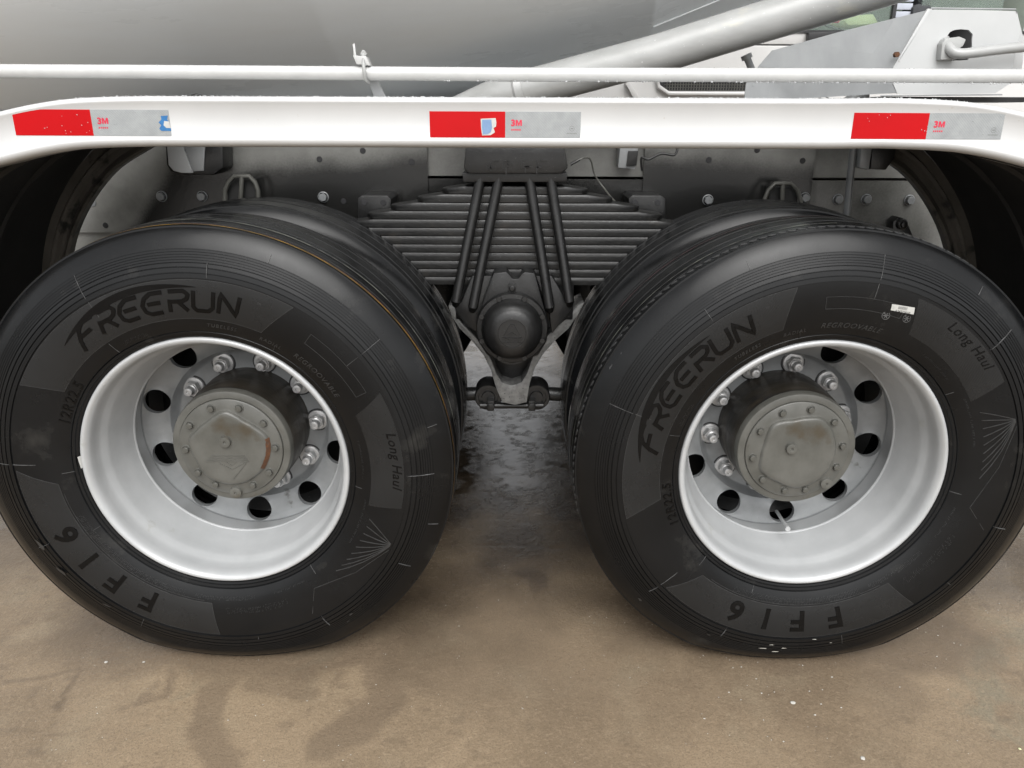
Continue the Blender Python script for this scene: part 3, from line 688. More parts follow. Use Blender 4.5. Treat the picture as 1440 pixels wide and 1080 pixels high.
chips(wl, [(62, 762, .018, .005, -55), (92, 800, .017, .0045, -48), (155, 846, .012, .002, -30), (495, 860, .007, .002, 40), (490, 872, .006, .001, 40)], MT['rubber_line'])
# rust on the left hub cover
V = []
for i in range(15):
    d = 17 - 52 * i / 14; r0 = emb_r(d)
    for f in (1.045 + .01 * rr.random(), .975 - .03 * rr.random()): V.append((r0 * f * math.cos(R(d)), .0955 - (.0085 if f < 1 else .0), r0 * f * math.sin(R(d))))
mk('rust_patch', V, [(i * 2, i * 2 + 2, i * 2 + 3, i * 2 + 1) for i in range(14)], MT['rust'], wl, smooth=True)
g = G(); g.tube([at(1092, 719, .22), at(1107, 742, .10)], .0042, 12); g.tube([at(1106, 740.5, .112), at(1108, 744, .095)], .0062, 12)
v_ = g.mk('valve_stem', MT['rim'], wr, smooth=True); v_.location = (-WXC[1], 0, -ZC)

# far-side wheels of the same truck (seen only in the gap and in the wet ground)
for x in WXC:
    e = empty('wheel', (x, 2.44, ZC), truck); e.rotation_euler = (0, 0, PI); e['label'] = 'wheel on the far side of the truck'
    src = [c for c in (wl if x < 0 else wr).children if c.name.split('.')[0] in ('tyre', 'inner_tyre', 'rim', 'wheel_disc', 'hub_body', 'hub_rim', 'hub_cover', 'inner_rim')]
    for s_ in src: copy_of(s_, e)

# ---------------------------------------------------------------- mudguard lip board
half = [(1.41, .35), (1.41, .55), (1.40, .70), (1.365, .85), (1.30, .98), (1.20, 1.09), (1.09, 1.155), (.985, 1.184), (.90, 1.2025), (.82, 1.2125), (.70, 1.2165)]
def pathpts():
    L_ = [(-x, z) for x, z in half]; Rr = [(x, z + .003) for x, z in reversed(half)]
    P = [(p[0], p[1]) for p in smoothpath([(x, z, 0) for x, z in L_], 5)] + [(x, 1.2165 + .0015 * (x + .7) / 1.4) for x in np.linspace(-.6, .6, 13)] + [(p[0], p[1]) for p in smoothpath([(x, z, 0) for x, z in Rr], 5)]
    return P
PP = pathpts()
def sweep(P, sec, name, m, par, **kw):      # sec: (n outward, y)
    V = []; n = len(P); k = len(sec)
    for i, (x, z) in enumerate(P):
        a, b = P[max(i - 1, 0)], P[min(i + 1, n - 1)]; tx, tz = b[0] - a[0], b[1] - a[1]; l = math.hypot(tx, tz); nx_, nz_ = -tz / l, tx / l
        for o, y in sec: V.append((x + nx_ * o, y, z + nz_ * o))
    Fc = [(i * k + j, (i + 1) * k + j, (i + 1) * k + (j + 1) % k, i * k + (j + 1) % k) for i in range(n - 1) for j in range(k)] + [tuple(range(k)), tuple((n - 1) * k + j for j in range(k))]
    return mk(name, V, Fc, m, par, smooth=True, **kw)
sec = [(.003, .03), (.001, .028), (0, -.030), (.0015, -.040), (.006, -.047), (.012, -.050), (.0155, -.0495), (.018, -.0475), (.079, -.0475), (.0815, -.0495), (.085, -.0495), (.0895, -.045), (.0915, -.037), (.092, -.028), (.092, .028), (.089, .028), (.089, -.03), (.084, -.0445), (.008, -.0445), (.003, -.03)]
board = sweep(PP, sec, 'mudguard_lip', MT['white'], truck, angle=60)
# rubber mudguard shells with their inner flanges
INN = [(1.325, .35), (1.33, .55), (1.325, .72), (1.285, .888), (1.222, 1.008), (1.126, 1.115), (1.021, 1.178), (.93, 1.222), (.84, 1.245)]
def resample(P, n):
    P = np.array(P); d = np.r_[0, np.cumsum(np.hypot(*np.diff(P, axis=0).T))]; t = np.linspace(0, d[-1], n); return [(float(np.interp(v, d, P[:, 0])), float(np.interp(v, d, P[:, 1]))) for v in t]
for sgn in (-1, 1):
    hf = [(p[0], p[1]) for p in smoothpath([(x, z, 0) for x, z in half[:-1] + [(.84, 1.2110)] if x != .82], 6)]
    inn = [(p[0] - (.028 if sgn > 0 else 0), p[1]) for p in smoothpath([(x, z, 0) for x, z in INN], 6)]
    A_ = resample(hf, 40); I_ = resample(inn, 40); O_ = []
    for i, (x, z) in enumerate(I_):
        a, b = I_[max(i - 1, 0)], I_[min(i + 1, 39)]; tx, tz = b[0] - a[0], b[1] - a[1]; l = math.hypot(tx, tz); O_.append((x + tz / l * .080, z - tx / l * .080))
    V = []; cols = 8
    for k in range(40):
        for c in range(cols + 1):
            t = c / cols; x = A_[k][0] * (1 - t) + O_[k][0] * t; z = A_[k][1] * (1 - t) + O_[k][1] * t; V.append((sgn * x, -.03 + .69 * t, z + .001))
    n1 = len(V); V += [(x + sgn * .004, y, z + .004) for x, y, z in V]; w1 = cols + 1
    Fc = []
    for k in range(39):
        for c in range(cols): f = (k * w1 + c, (k + 1) * w1 + c, (k + 1) * w1 + c + 1, k * w1 + c + 1); Fc += [f, tuple(n1 + q for q in f)]
    mk('mudguard_shell', V, Fc, MT['blackdeep'], truck, smooth=True, angle=60)
    fsec = [(0, .640), (.006, .634), (.014, .640), (.022, .652), (.034, .654), (.040, .645), (.050, .645), (.056, .655), (.080, .658), (.080, .668), (0, .668)]
    V = []; kk = len(fsec)
    for i, (x, z) in enumerate(I_):
        a, b = I_[max(i - 1, 0)], I_[min(i + 1, 39)]; tx, tz = b[0] - a[0], b[1] - a[1]; l = math.hypot(tx, tz)
        for o_, y in fsec: V.append((sgn * (x + tz / l * o_), y, z - tx / l * o_))
    mk('mudguard_flange', V, [(i * kk + j, (i + 1) * kk + j, (i + 1) * kk + (j + 1) % kk, i * kk + (j + 1) % kk) for i in range(39) for j in range(kk)], MT['flange'], truck, smooth=True, angle=40)
    for c0 in (.30, .62):
        V = []
        for k in range(40):
            for dt, dn in ((0, 0), (.01, -.007), (.03, -.007), (.04, 0)):
                t = c0 + dt; x = A_[k][0] * (1 - t) + O_[k][0] * t; z = A_[k][1] * (1 - t) + O_[k][1] * t; V.append((sgn * (x + dn * (1 if x > 1 else .3)), -.03 + .69 * t, z + dn * (.3 if x > 1.2 else 1)))
        mk('mudguard_rib', V, [(k * 4 + j, (k + 1) * 4 + j, (k + 1) * 4 + j + 1, k * 4 + j + 1) for k in range(39) for j in range(3)], MT['blackdeep'], truck, smooth=True)
# reflective tapes
def tape(x0, x1, z0, z1, k):
    xm = (x0 + x1) / 2; y = -.0475
    G().prism([(x0, z0), (xm, z0), (xm, z1), (x0 + .055, z1), (x0, z1 - (.0085 if k == 0 else 0))], y - .0006, y + .0002).mk('red_tape', MT['red'], board)
    st = G().box(xm, x1, y - .0005, y + .0002, z0, z1).mk('silver_tape', MT['silver'], board)
    V, Fc = text_geo('3', .0158, ext=.0001, off=.0007)
    g = G().add([(xm + .0150 + u * 1.05, y - .0008 - w3, z0 + .0215 + v) for u, v, w3 in V], Fc)
    mx, mz = xm + .0198, z0 + .0215
    g.prism([(mx + a * .0118, mz + b * .0108) for a, b in ((0, 0), (0, 1), (.30, 1), (.5, .42), (.70, 1), (1, 1), (1, 0), (.76, 0), (.76, .66), (.58, 0), (.42, 0), (.24, .66), (.24, 0))], y - .0009, y - .0007)
    for i in range(5): g.add([(xm + .0115 + i * .0038 + a, y - .0007, z0 + .013 + b) for a, b in ((0, 0), (.0026, 0), (.0026, .003), (0, .003))], [(0, 1, 2, 3)])
    g.mk('maker_mark', MT['ink'], board)
    if k != 0:
        g = G(); g.lathe([(.0042, y - .0007), (.0049, y - .0007)], 24, c=(x1 - .0165, z0 + .017))
        g.add([(x1 - .0165 + a, y - .0007, z0 + .017 + b) for a, b in ((-.0025, -.001), (.0025, -.001), (.0025, .001), (-.0025, .001))], [(0, 1, 2, 3)])
        for i in range(7): g.add([(x1 - .026 + i * .0028 + a, y - .0007, z0 + .0075 + b) for a, b in ((0, 0), (.002, 0), (.002, .0016), (0, .0016))], [(0, 1, 2, 3)])
        g.mk('approval_mark', MT['greyink'], board)
for k, (x0, x1) in enumerate(((-.952, -.656), (-.164, .122), (.637, .922))): tape(x0, x1, 1.2365 + (.001 if k == 2 else 0), 1.2835 + (.001 if k == 2 else 0), k)
def flatpoly(P, y, name, m, par, th=.0003): return G().prism(px(P, y), y - th, y).mk(name, m, par)
flatpoly([(676, 167), (697, 166), (698, 172), (697.5, 178), (694, 180), (696, 186), (690, 190), (678, 190.5), (676.5, 180)], -.0483, 'tape_residue', MT['paper'], board)
flatpoly([(678, 168.5), (691, 168), (692, 180), (690, 186), (686, 188.5), (679, 189), (677.5, 178)], -.0487, 'tape_residue', MT['blue'], board)
flatpoly([(226, 163), (236, 162.5), (235, 168), (238, 172), (241, 184), (227, 184), (224, 181), (227, 176), (223, 172), (227, 168)], -.0483, 'tape_residue', MT['blue2'], board)
flatpoly([(231, 170), (238, 171), (240, 180), (234, 180), (230, 176)], -.0487, 'tape_residue', MT['paper'], board)
# water drops
def drops(name, pos, par):
    g = G()
    for (x, y, z, r) in pos:
        V = [(x, y - r * .7, z)]; n = 8
        for q_, (f, d) in enumerate(((.6, -.5), (.95, -.1), (.95, .35))):
            for k in range(n): a_ = 2 * PI * k / n; V.append((x + r * f * math.cos(a_), y + r * d, z + r * f * math.sin(a_)))
        Fc = [(0, 1 + k, 1 + (k + 1) % n) for k in range(n)] + [(1 + q_ * n + k, 1 + q_ * n + (k + 1) % n, 1 + (q_ + 1) * n + (k + 1) % n, 1 + (q_ + 1) * n + k) for q_ in range(2) for k in range(n)]
        g.add(V, Fc)
    o = g.mk(name, MT['water'], par, smooth=True, angle=80); o['kind'] = 'stuff'; return o
pos = []
pxs = [p[0] for p in PP]; pzs = [p[1] for p in PP]
for _ in range(520):
    x = rr.uniform(-.99, .98); zt = float(np.interp(x, pxs, pzs)) + .0905
    t = rr.random() ** 2; pos.append((x, -.030 - .018 * t + rr.uniform(-.001, .003), zt + .002 - .010 * t * t, rr.uniform(.0006, .0014)))
for _ in range(22): pos.append((rr.uniform(-.9, -.66), -.0485, rr.uniform(1.24, 1.283), rr.uniform(.0006, .0013)))
for _ in range(22): pos.append((rr.uniform(.64, .92), -.0485, rr.uniform(1.24, 1.283), rr.uniform(.0006, .0012)))
drops('water_drop', pos, board)

# ---------------------------------------------------------------- guard tube and its bracket
ZT = 1.3525
tube_ = G().tube([(-1.5, .012, ZT), (-.7, .012, ZT), (0, .012, ZT - .0015), (.7, .012, ZT), (1.5, .012, ZT)], .0128, 24).mk('guard_tube', MT['tube'], truck, smooth=True)
pos = [(rr.uniform(-.2, .98), .004 + rr.uniform(-.004, .004), ZT - .0135, rr.uniform(.0008, .002)) for _ in range(90)] + [(rr.uniform(-.98, .98), .0, ZT + .0122, rr.uniform(.0005, .0010)) for _ in range(45)]
drops('water_drop', pos, tube_)
g = G(); g.prism(px([(496, 62), (499, 61), (501, 78), (517, 80), (524, 93), (521, 94.5), (505, 91), (498, 82)], .03), .028, .033)
g.prism(px([(499, 79), (517, 80), (523, 93), (504, 91)], .02), .0, .034); br = g.mk('tube_bracket', MT['tube'], truck, bevel=.0008)
G().prism(px([(513, 80), (523, 92), (534, 118), (545, 141), (528, 141), (517, 112)], .036), .036, .040).mk('bracket_bar', MT['grey'], truck, bevel=.0006)
G().tube(smoothpath([at(511, 72, .015), at(511, 86, .0), at(512, 100, -.008), at(514, 112, -.004), at(518, 116, .01)], 5), .0034, 10).mk('hook_bolt', MT['pipe'], truck, smooth=True)
G().hexa((at(512, 76, .015)[0], at(512, 76, .015)[2]), .006, .008, .018).mk('hook_nut', MT['pipe'], truck)

# ---------------------------------------------------------------- drum
tl = .17; T = Vector((1, 0, tl)).normalized(); Nn = Vector((-T.z, 0, T.x)); A0 = Vector((0, 1.22, 2.47))
g = G(); prof = [(-2.6, .95), (-1.6, 1.04), (-.9, 1.094), (-.66, 1.103), (-.65, 1.1045), (-.64, 1.103), (-.2, 1.10), (0, 1.10), (.205, 1.098), (.213, 1.0995), (.221, 1.096)]
prof += [(.5, 1.04), (.9, .962), (1.6, .822), (2.2, .70)]
V = []; n = 160
for s_, r in prof:
    for k in range(n):
        a_ = 2 * PI * k / n; p = A0 + T * s_ + (Nn * math.cos(a_) + Vector((0, 1, 0)) * math.sin(a_)) * r; V.append(tuple(p))
m_ = len(prof)
Fc = [(i * n + k, i * n + (k + 1) % n, (i + 1) * n + (k + 1) % n, (i + 1) * n + k) for i in range(m_ - 1) for k in range(n)] + [tuple(range(n)), tuple((m_ - 1) * n + k for k in range(n))]
drum = mk('mixer_drum', V, Fc, MT['drum'], truck, smooth=True, angle=60)
g = G()                                     # seam straps along the rear cone
for a_ in (R(196), R(203)):
    P = []
    for s_ in np.linspace(.22, 2.1, 16):
        r = 1.098 - .198 * (s_ - .22) + .001; aa = a_ + (s_ - .22) * .05
        P.append(tuple(A0 + T * s_ + (Nn * math.cos(aa) + Vector((0, 1, 0)) * math.sin(aa)) * r))
    g.tube(P, .0022, 8)
g.mk('weld_seam', MT['drum'], truck, smooth=True)

# ---------------------------------------------------------------- chute pipe
P = [at(640, 160, .62), at(700, 134, .6), at(731, 127.5, .58), at(830, 101, .55), at(925, 76, .53), at(1062, 34, .5), at(1160, 5, .48), at(1290, -34, .46)]
G().tube(P[2:], .0475, 40).mk('chute_pipe', MT['pipe'], truck, smooth=True)
g = G(); d_ = (Vector(P[3]) - Vector(P[2])).normalized(); p0 = Vector(P[2]); g.tube([tuple(p0 - d_ * .012), tuple(p0 - d_ * .006), tuple(p0 + d_ * .012)], [.050, .0535, .0505], 40); g.mk('pipe_collar', MT['pipe'], truck, smooth=True)
V = []; secs = [((731, 127.5), .050, .050), ((700, 131), .046, .040), ((655, 139), .035, .03), ((615, 150), .025, .02)]
g = G(); g.tube([tuple(p0 - d_ * .01), tuple(p0 - d_ * .09), tuple(p0 - d_ * .2 + Vector((0, 0, -.01))), tuple(p0 - d_ * .30 + Vector((0, 0, -.03)))], [.049, .043, .034, .022], 32); g.mk('chute_end', MT['pipe'], truck, smooth=True)

# ---------------------------------------------------------------- sheet metal shroud on the right
def poly3(name, pts, m, th=(0, .012, 0), par=None, bevel=.0015):
    par = par or shroud
    V = [tuple(p) for p in pts]; n = len(V); V += [tuple(Vector(p) + Vector(th)) for p in pts]
    return mk(name, V, [tuple(range(n)), tuple(range(2 * n - 1, n - 1, -1))] + [(i, (i + 1) % n, n + (i + 1) % n, n + i) for i in range(n)], m, par, bevel=bevel)
shroud = empty('chute_shroud', at(1250, 100, .3), truck); so_ = shroud.location.copy()
def sh_part(o): o.location = -so_; return o
yA, yB = .22, .42
# front panel with a ragged opening
outer = [(1310, 13.5), (1370, 14), (1428, 15.5), (1436, 40), (1430, 66), (1424, 95), (1420, 118), (1400, 131), (1330, 132.5), (1262, 132), (1256, 118), (1257, 95), (1268, 80), (1290, 45)]
hole = [(1343, 42), (1352, 41), (1362, 42), (1368, 48), (1367, 56), (1367, 65), (1362, 84), (1350, 85), (1338, 85), (1329, 72), (1330, 60), (1331, 52), (1336, 45), (1340, 43)]
def ringpoly(outer, hole, y, th):
    n = len(outer); O = px(outer, y); c = np.mean(px(hole, y), 0); H = px(hole, y)
    # resample by angle
    def ray(P, a):
        best = None; dx, dz = math.cos(a), math.sin(a)
        for (x0, z0), (x1, z1) in zip(P, P[1:] + P[:1]):
            ex, ez = x1 - x0, z1 - z0; den = dx * ez - dz * ex
            if abs(den) < 1e-12: continue
            t = ((x0 - c[0]) * ez - (z0 - c[1]) * ex) / den; u = ((x0 - c[0]) * dz - (z0 - c[1]) * dx) / den
            if t > 0 and -1e-9 <= u <= 1 + 1e-9 and (best is None or t > best): best = t
        return (c[0] + dx * best, c[1] + dz * best)
    angs = sorted(set([round(math.atan2(p[1] - c[1], p[0] - c[0]), 5) for p in O + H])); m = len(angs)
    Oo = [ray(O, a) for a in angs]; Hh = [ray(H, a) for a in angs]
    V = [(x, y, z) for x, z in Oo] + [(x, y, z) for x, z in Hh] + [(x, y + th, z) for x, z in Oo] + [(x, y + th, z) for x, z in Hh]; Fc = []
    for i in range(m):
        j = (i + 1) % m; Fc += [(i, j, m + j, m + i), (2 * m + i, 2 * m + j, 3 * m + j, 3 * m + i), (i, j, 2 * m + j, 2 * m + i), (m + i, m + j, 3 * m + j, 3 * m + i)]
    return V, Fc
V, Fc = ringpoly(outer, hole, yA, .004); sh_part(mk('front_panel', V, Fc, MT['lightgrey'], shroud))
sh_part(poly3('side_panel', [at(1309, 13, yA + .001), at(1256.5, 95, yA + .001), at(1255, 118, yA + .001), at(1262, 131, yA + .001), at(1235, 132, yA + .01), at(1120, 139, yB), at(1045, 152, yB + .04), at(1049, 118, yB + .04), at(1068, 92, yB + .04), at(1086, 71, yB + .04), at(1180, 45, yB - .06)], MT['grey'], (0, .004, 0)))
sh_part(poly3('edge_strip', [at(1305, 12, yA - .002), at(1311, 12.5, yA - .002), at(1261, 90, yA - .002), at(1258, 100, yA - .002), at(1256, 95, yA - .002)], MT['lightgrey'], (0, .006, 0), bevel=.0005))
sh_part(poly3('top_panel', [at(1309, 12.5, yA), at(1429, 14, yA), at(1429, 14, .60), at(1309, 12.5, .60)], MT['grey'], (0, 0, .003)))
sh_part(poly3('end_panel', [at(1430, 15, yA + .006), at(1441, 60, yA + .03), at(1437, 100, yA + .03), at(1422, 118, yA + .006)], MT['lightgrey'], (.004, .05, 0)))
sh_part(poly3('bottom_panel', [at(1238, 133.5, yA), at(1410, 132, yA), at(1410, 132, .55), at(1238, 133.5, .55)], MT['grey'], (0, 0, -.003)))
sh_part(poly3('back_panel', [at(1330, 35, .40), at(1400, 35, .40), at(1400, 105, .40), at(1330, 105, .40)], MT['dark'], (0, .004, 0)))
sh_part(G().tube(smoothpath([at(1328, 56, yA + .01), at(1333, 66, yA - .015), at(1345, 75, yA - .03), at(1370, 74, yA - .035), at(1410, 69, yA - .035), at(1500, 60, yA - .035)], 6), .0105, 16).mk('handle_rod', MT['pipe'], shroud, smooth=True))
sh_part(G().prism(px([(1320, 62), (1325, 55), (1345, 52), (1354, 56), (1350, 65), (1344, 70), (1342, 84), (1318, 85)], yA - .006), yA - .02, yA + .02).mk('rod_socket', MT['pipe'], shroud, bevel=.003))
sh_part(G().hexa((at(1259, 77, yA)[0], at(1259, 77, yA)[2]), .006, yA - .01, yA).mk('corner_bolt', MT['rust'], shroud))
sh_part(G().tube([at(1215, 128, .45), at(1190, 150, .45)], .02, 12).mk('support_post', MT['grey'], shroud, smooth=True))
sh_part(G().box(*sorted((at(1228, 133, .35)[0], at(1424, 133, .35)[0])), .30, .42, at(1300, 136, .35)[2] - .012, at(1300, 134, .35)[2] - .004).mk('base_rail', MT['black'], shroud))
g = G(); g.tube([at(1050, 80, .6), at(1058, 100, .6)], .009, 12); g.tube([at(1049, 77, .6), at(1051, 83, .6)], .014, 12); g.mk('grease_pin', MT['grey'], truck, smooth=True)

# ---------------------------------------------------------------- chassis rails
def plate(name, x0, x1, z0, z1, y0, y1, fn, par, nx_=60, nz_=24, m=MT['rail']):
    V = []; att = []
    for i in range(nx_ + 1):
        for j in range(nz_ + 1):
            x, z = x0 + (x1 - x0) * i / nx_, z0 + (z1 - z0) * j / nz_; V.append((x, y0, z)); att.append(fn(x, z))
    Fc = [(i * (nz_ + 1) + j, (i + 1) * (nz_ + 1) + j, (i + 1) * (nz_ + 1) + j + 1, i * (nz_ + 1) + j + 1) for i in range(nx_) for j in range(nz_)]
    k = len(V); V += [(x0, y0, z0), (x1, y0, z0), (x1, y0, z1), (x0, y0, z1), (x0, y1, z0), (x1, y1, z0), (x1, y1, z1), (x0, y1, z1)]; att += [fn(x0, z0), fn(x1, z0), fn(x1, z1), fn(x0, z1)] * 2
    Fc += [(k, k + 1, k + 5, k + 4), (k + 1, k + 2, k + 6, k + 5), (k + 2, k + 3, k + 7, k + 6), (k + 3, k, k + 4, k + 7), (k + 4, k + 5, k + 6, k + 7)]
    me = bpy.data.meshes.new(name); me.from_pydata(V, [], Fc); me.update(); me.attributes.new('paint', 'FLOAT', 'POINT').data.foreach_set('value', att); me.materials.append(m)
    o = bpy.data.objects.new(name, me); COL.objects.link(o); o.parent = par; return o
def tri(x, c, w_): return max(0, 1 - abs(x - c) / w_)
# blacker lower down and over the spring, greyer at the top and the outer ends
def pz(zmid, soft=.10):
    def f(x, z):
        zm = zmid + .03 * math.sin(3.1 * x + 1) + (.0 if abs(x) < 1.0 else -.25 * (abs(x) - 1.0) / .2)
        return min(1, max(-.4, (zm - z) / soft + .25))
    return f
ZR = 1.097
rails = empty('chassis_frame', (0, 0, 0), truck)
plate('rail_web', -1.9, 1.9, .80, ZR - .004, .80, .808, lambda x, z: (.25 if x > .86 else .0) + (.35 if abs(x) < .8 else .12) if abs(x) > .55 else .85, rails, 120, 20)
G().box(-1.9, 1.9, .808, .87, ZR - .012, ZR - .004).mk('rail_flange', MT['black'], rails)
G().box(-1.9, 1.9, .808, .87, .80, .808).mk('rail_flange', MT['black'], rails)
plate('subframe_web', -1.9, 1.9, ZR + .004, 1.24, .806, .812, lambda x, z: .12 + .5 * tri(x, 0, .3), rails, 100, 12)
G().box(-1.9, 1.9, .812, .88, ZR + .004, ZR + .012).mk('rail_flange', MT['black'], rails)
G().box(-1.9, 1.9, .812, .88, 1.232, 1.24).mk('rail_flange', MT['black'], rails)
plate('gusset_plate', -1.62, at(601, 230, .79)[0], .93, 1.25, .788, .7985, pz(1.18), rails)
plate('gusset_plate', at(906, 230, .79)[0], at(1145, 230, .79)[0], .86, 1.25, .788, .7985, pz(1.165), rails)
G().box(-1.9, 1.9, 1.57, 1.64, .80, 1.24).mk('far_rail', MT['black'], rails)
for x in (-1.5, -.35, .35, 1.5): G().box(x - .04, x + .04, .87, 1.57, .86, 1.05).mk('cross_member', MT['black'], rails)
# bolts and holes
g = G(); g.lathe([(.0165, 0), (.0165, -.003), (.014, -.004)], 20); g.prism([(.0125 * math.cos(2 * PI * k / 6 + .3), .0125 * math.sin(2 * PI * k / 6 + .3)) for k in range(6)], -.003, -.014)
rb = None
for a_, b_ in ((130, 285), (228, 276), (285, 276), (455, 277), (995, 281), (1131, 278), (1220, 281), (1281, 282), (1180, 281)):
    p = at(a_, b_, .788); loc = (p[0], .786 if a_ < 1140 and a_ > 150 else .799, p[2])
    if rb is None: rb = g.mk('frame_bolt', MT['disc'], rails, bevel=.001, seg=1, angle=30); rb.location = loc
    else: copy_of(rb, rails, loc)
rh = None
for a_, b_ in ((449, 224), (483, 283), (579, 228), (997, 225), (1129, 226), (510, 212), (1065, 211), (148, 317)):
    p = at(a_, b_, .786)
    g = G(); g.lathe([(.0001, -.0004), (.0078, -.0004), (.0086, .0004)], 18)
    if rh is None: rh = g.mk('bolt_hole', MT['dark'], rails); rh.location = (p[0], .7868, p[2])
    else: copy_of(rh, rails, (p[0], .7868, p[2]))
# lifting loops
def loop(cx_, cy_, s=1):
    P = [(-28, 30), (-28, 12), (-22, -2), (-12, -12), (12, -12), (22, -2), (27, 12), (27, 30)]
    pts = [at(cx_ + a * s, cy_ + b * s, .72) for a, b in P]; g = G(); g.tube(pts, .0065, 10); g.tube([at(cx_ + 0 * s, cy_ - 12 * s, .72), at(cx_ - 2 * s, cy_ + 30 * s, .72)], .0065, 10)
    g.mk('lift_loop', MT['hub'], truck, smooth=True)
    G().box(at(cx_ - 20, cy_, .75)[0], at(cx_ + 20, cy_, .75)[0], .74, .787, at(cx_, cy_ + 40, .75)[2], at(cx_, cy_ - 6, .75)[2]).mk('loop_backing', MT['blackdeep'], truck)
loop(1101, 269, .92); loop(340, 258, .85)
# bracket recess upper left, box upper right, struts
G().prism(px([(232, 200), (234, 232), (240, 242), (254, 246), (300, 246), (314, 236), (313, 200)], .70), .70, .786).mk('tank_bracket', MT['black'], truck, bevel=.006)
G().prism(px([(235, 200), (238, 232), (245, 240), (256, 243), (272, 243), (256, 200)], .695), .69, .699).mk('bracket_face', MT['lightgrey'], truck, bevel=.002)
G().prism(px([(257, 200), (272, 241), (287, 240), (289, 200)], .697), .693, .699).mk('bracket_face', MT['grey'], truck, bevel=.002)
G().prism(px([(1212, 200), (1209, 236), (1222, 239), (1228, 200)], .62), .62, .70).mk('stay_bracket', MT['grey'], truck, bevel=.003)
G().prism(px([(1228, 200), (1224, 238), (1246, 239), (1258, 222), (1262, 200)], .63), .63, .72).mk('stay_bracket', MT['black'], truck, bevel=.003)
G().tube([at(1201, 195, .64), at(1191, 300, .66), at(1180, 420, .68)], .010, 16).mk('stay_rod', MT['disc'], truck, smooth=True)
g = G(); g.prism(px([(1254, 338), (1256, 312), (1264, 305), (1274, 308), (1290, 345)], .74), .74, .787); g.mk('stay_lug', MT['black'], truck, bevel=.004)
g = G(); c_ = at(1268, 315, .735); g.cyl((c_[0], c_[2]), .016, .725, .742, 20, .003); g.hexa((c_[0], c_[2]), .010, .715, .726); g.mk('lug_bolt', MT['black'], truck, bevel=.001)
# sensor block with cable, loose wire
G().prism(px([(872, 205), (869, 236), (893, 238), (898, 205)], .74), .74, .80).mk('sensor_block', MT['grey'], truck, bevel=.003)
G().prism(px([(884, 212), (881, 234), (895, 233), (898, 212)], .73), .73, .74).mk('sensor_connector', MT['black'], truck, bevel=.002)
G().tube(smoothpath([at(903, 240, .73), at(902, 222, .72), at(912, 224, .72), at(930, 216, .72), at(948, 218, .72), at(953, 208, .73)], 6), .0035, 8).mk('cable', MT['cable'], truck, smooth=True)
G().tube(smoothpath([at(803, 231, .62), at(818, 223, .62), at(830, 224, .64), at(836, 245, .66), at(848, 263, .66), at(866, 284, .62), at(885, 292, .6)], 6), .0022, 8).mk('loose_wire', MT['hub'], truck, smooth=True)
G().tube([at(802, 231.5, .62), at(815, 224.5, .62)], .0038, 8).mk('wire_end', MT['cable'], truck, smooth=True)
# stop plates
def stop(x0, x1, y0):
    G().prism(px([(x0, y0 + 42), (x0, y0 + 4), (x0 + 5, y0), (x1 - 6, y0), (x1, y0 + 5), (x1, y0 + 42)], .66), .66, .79).mk('stop_plate', MT['black'], truck, bevel=.003)
    for xx in (x0 + 9, x1 - 11):
        p = at(xx, y0 + 10, .658); c = copy_of(rh, truck, (p[0], .6592, p[2])); c.name = 'bolt_hole'
stop(503, 550, 275); stop(884, 936, 275)

# ---------------------------------------------------------------- leaf spring bogie
sp = empty('leaf_spring', (0, .56, .83), truck)
def spp(o): o.location = (0, -.56, -.83); return o
HL = [.195, .262, .335, .400, .450, .49, .53, .57, .60, .62, .63, .635]
zt = 1.0985; pitch = .0222; protoleaf = {}
for i, hl in enumerate(HL):
    z1 = zt - pitch * i; z0 = z1 - pitch + .0004; t1 = .0045
    V = []; jy = random.uniform(-.0015, .0015); secy = [(.5135 + jy, z0 + .0007), (.5128 + jy, (z0 + z1) / 2), (.5135 + jy, z1 - .0016), (.5150 + jy, z1 - .0004), (.60, z1 - .0008), (.606, (z0 + z1) / 2), (.60, z0 + .0008), (.519, z0 + .0004)]
    xs_ = [-hl, -hl + .018, -hl + .07, -.2 * hl, .2 * hl, hl - .07, hl - .018, hl]
    for x in xs_:
        e = max(0, abs(x) - (hl - .07)) / .07
        for (y, z) in secy:
            yy = y + (.03 * max(0, e - .7) / .3 if y < .55 else -.02 * max(0, e - .7) / .3); zz = z0 + (z - z0) * (1 - .45 * e); V.append((x, yy, zz - .012 * (abs(x) / .6) ** 2 * 0))
    k = len(secy); n = len(xs_)
    Fc = [(a * k + b, (a + 1) * k + b, (a + 1) * k + (b + 1) % k, a * k + (b + 1) % k) for a in range(n - 1) for b in range(k)] + [tuple(range(k)), tuple((n - 1) * k + b for b in range(k))]
    spp(mk('leaf', V, Fc, MT['leaf'], sp, smooth=True, angle=50))
# top clamp block with rough cast marks
spp(G().prism(px([(655, 205), (652, 238), (660, 244), (790, 244), (799, 236), (793, 205)], .47), .47, .62).mk('clamp_block', MT['black'], sp, bevel=.005))
spp(G().prism(px([(650, 243), (798, 243), (797, 256), (651, 256)], .49), .49, .63).mk('clamp_plate', MT['black'], sp, bevel=.003))
spp(G().box(-.13, .13, .55, .80, 1.12, 1.235).mk('hanger_bracket', MT['black'], sp, bevel=.004))
g = G(); r3 = random.Random(9)
for cx0 in (690, 712, 738, 758):
    for k in range(5):
        x0 = cx0 + r3.uniform(-6, 4); y0 = 225 + r3.uniform(-1, 12); 
        if k % 2: g.prism(px([(x0, y0), (x0 + 8, y0), (x0 + 8, y0 + 1.6), (x0, y0 + 1.6)], .468), .4665, .472)
        else: g.prism(px([(x0, y0), (x0 + 1.6, y0), (x0 + 1.6, y0 + 9), (x0, y0 + 9)], .468), .4665, .472)
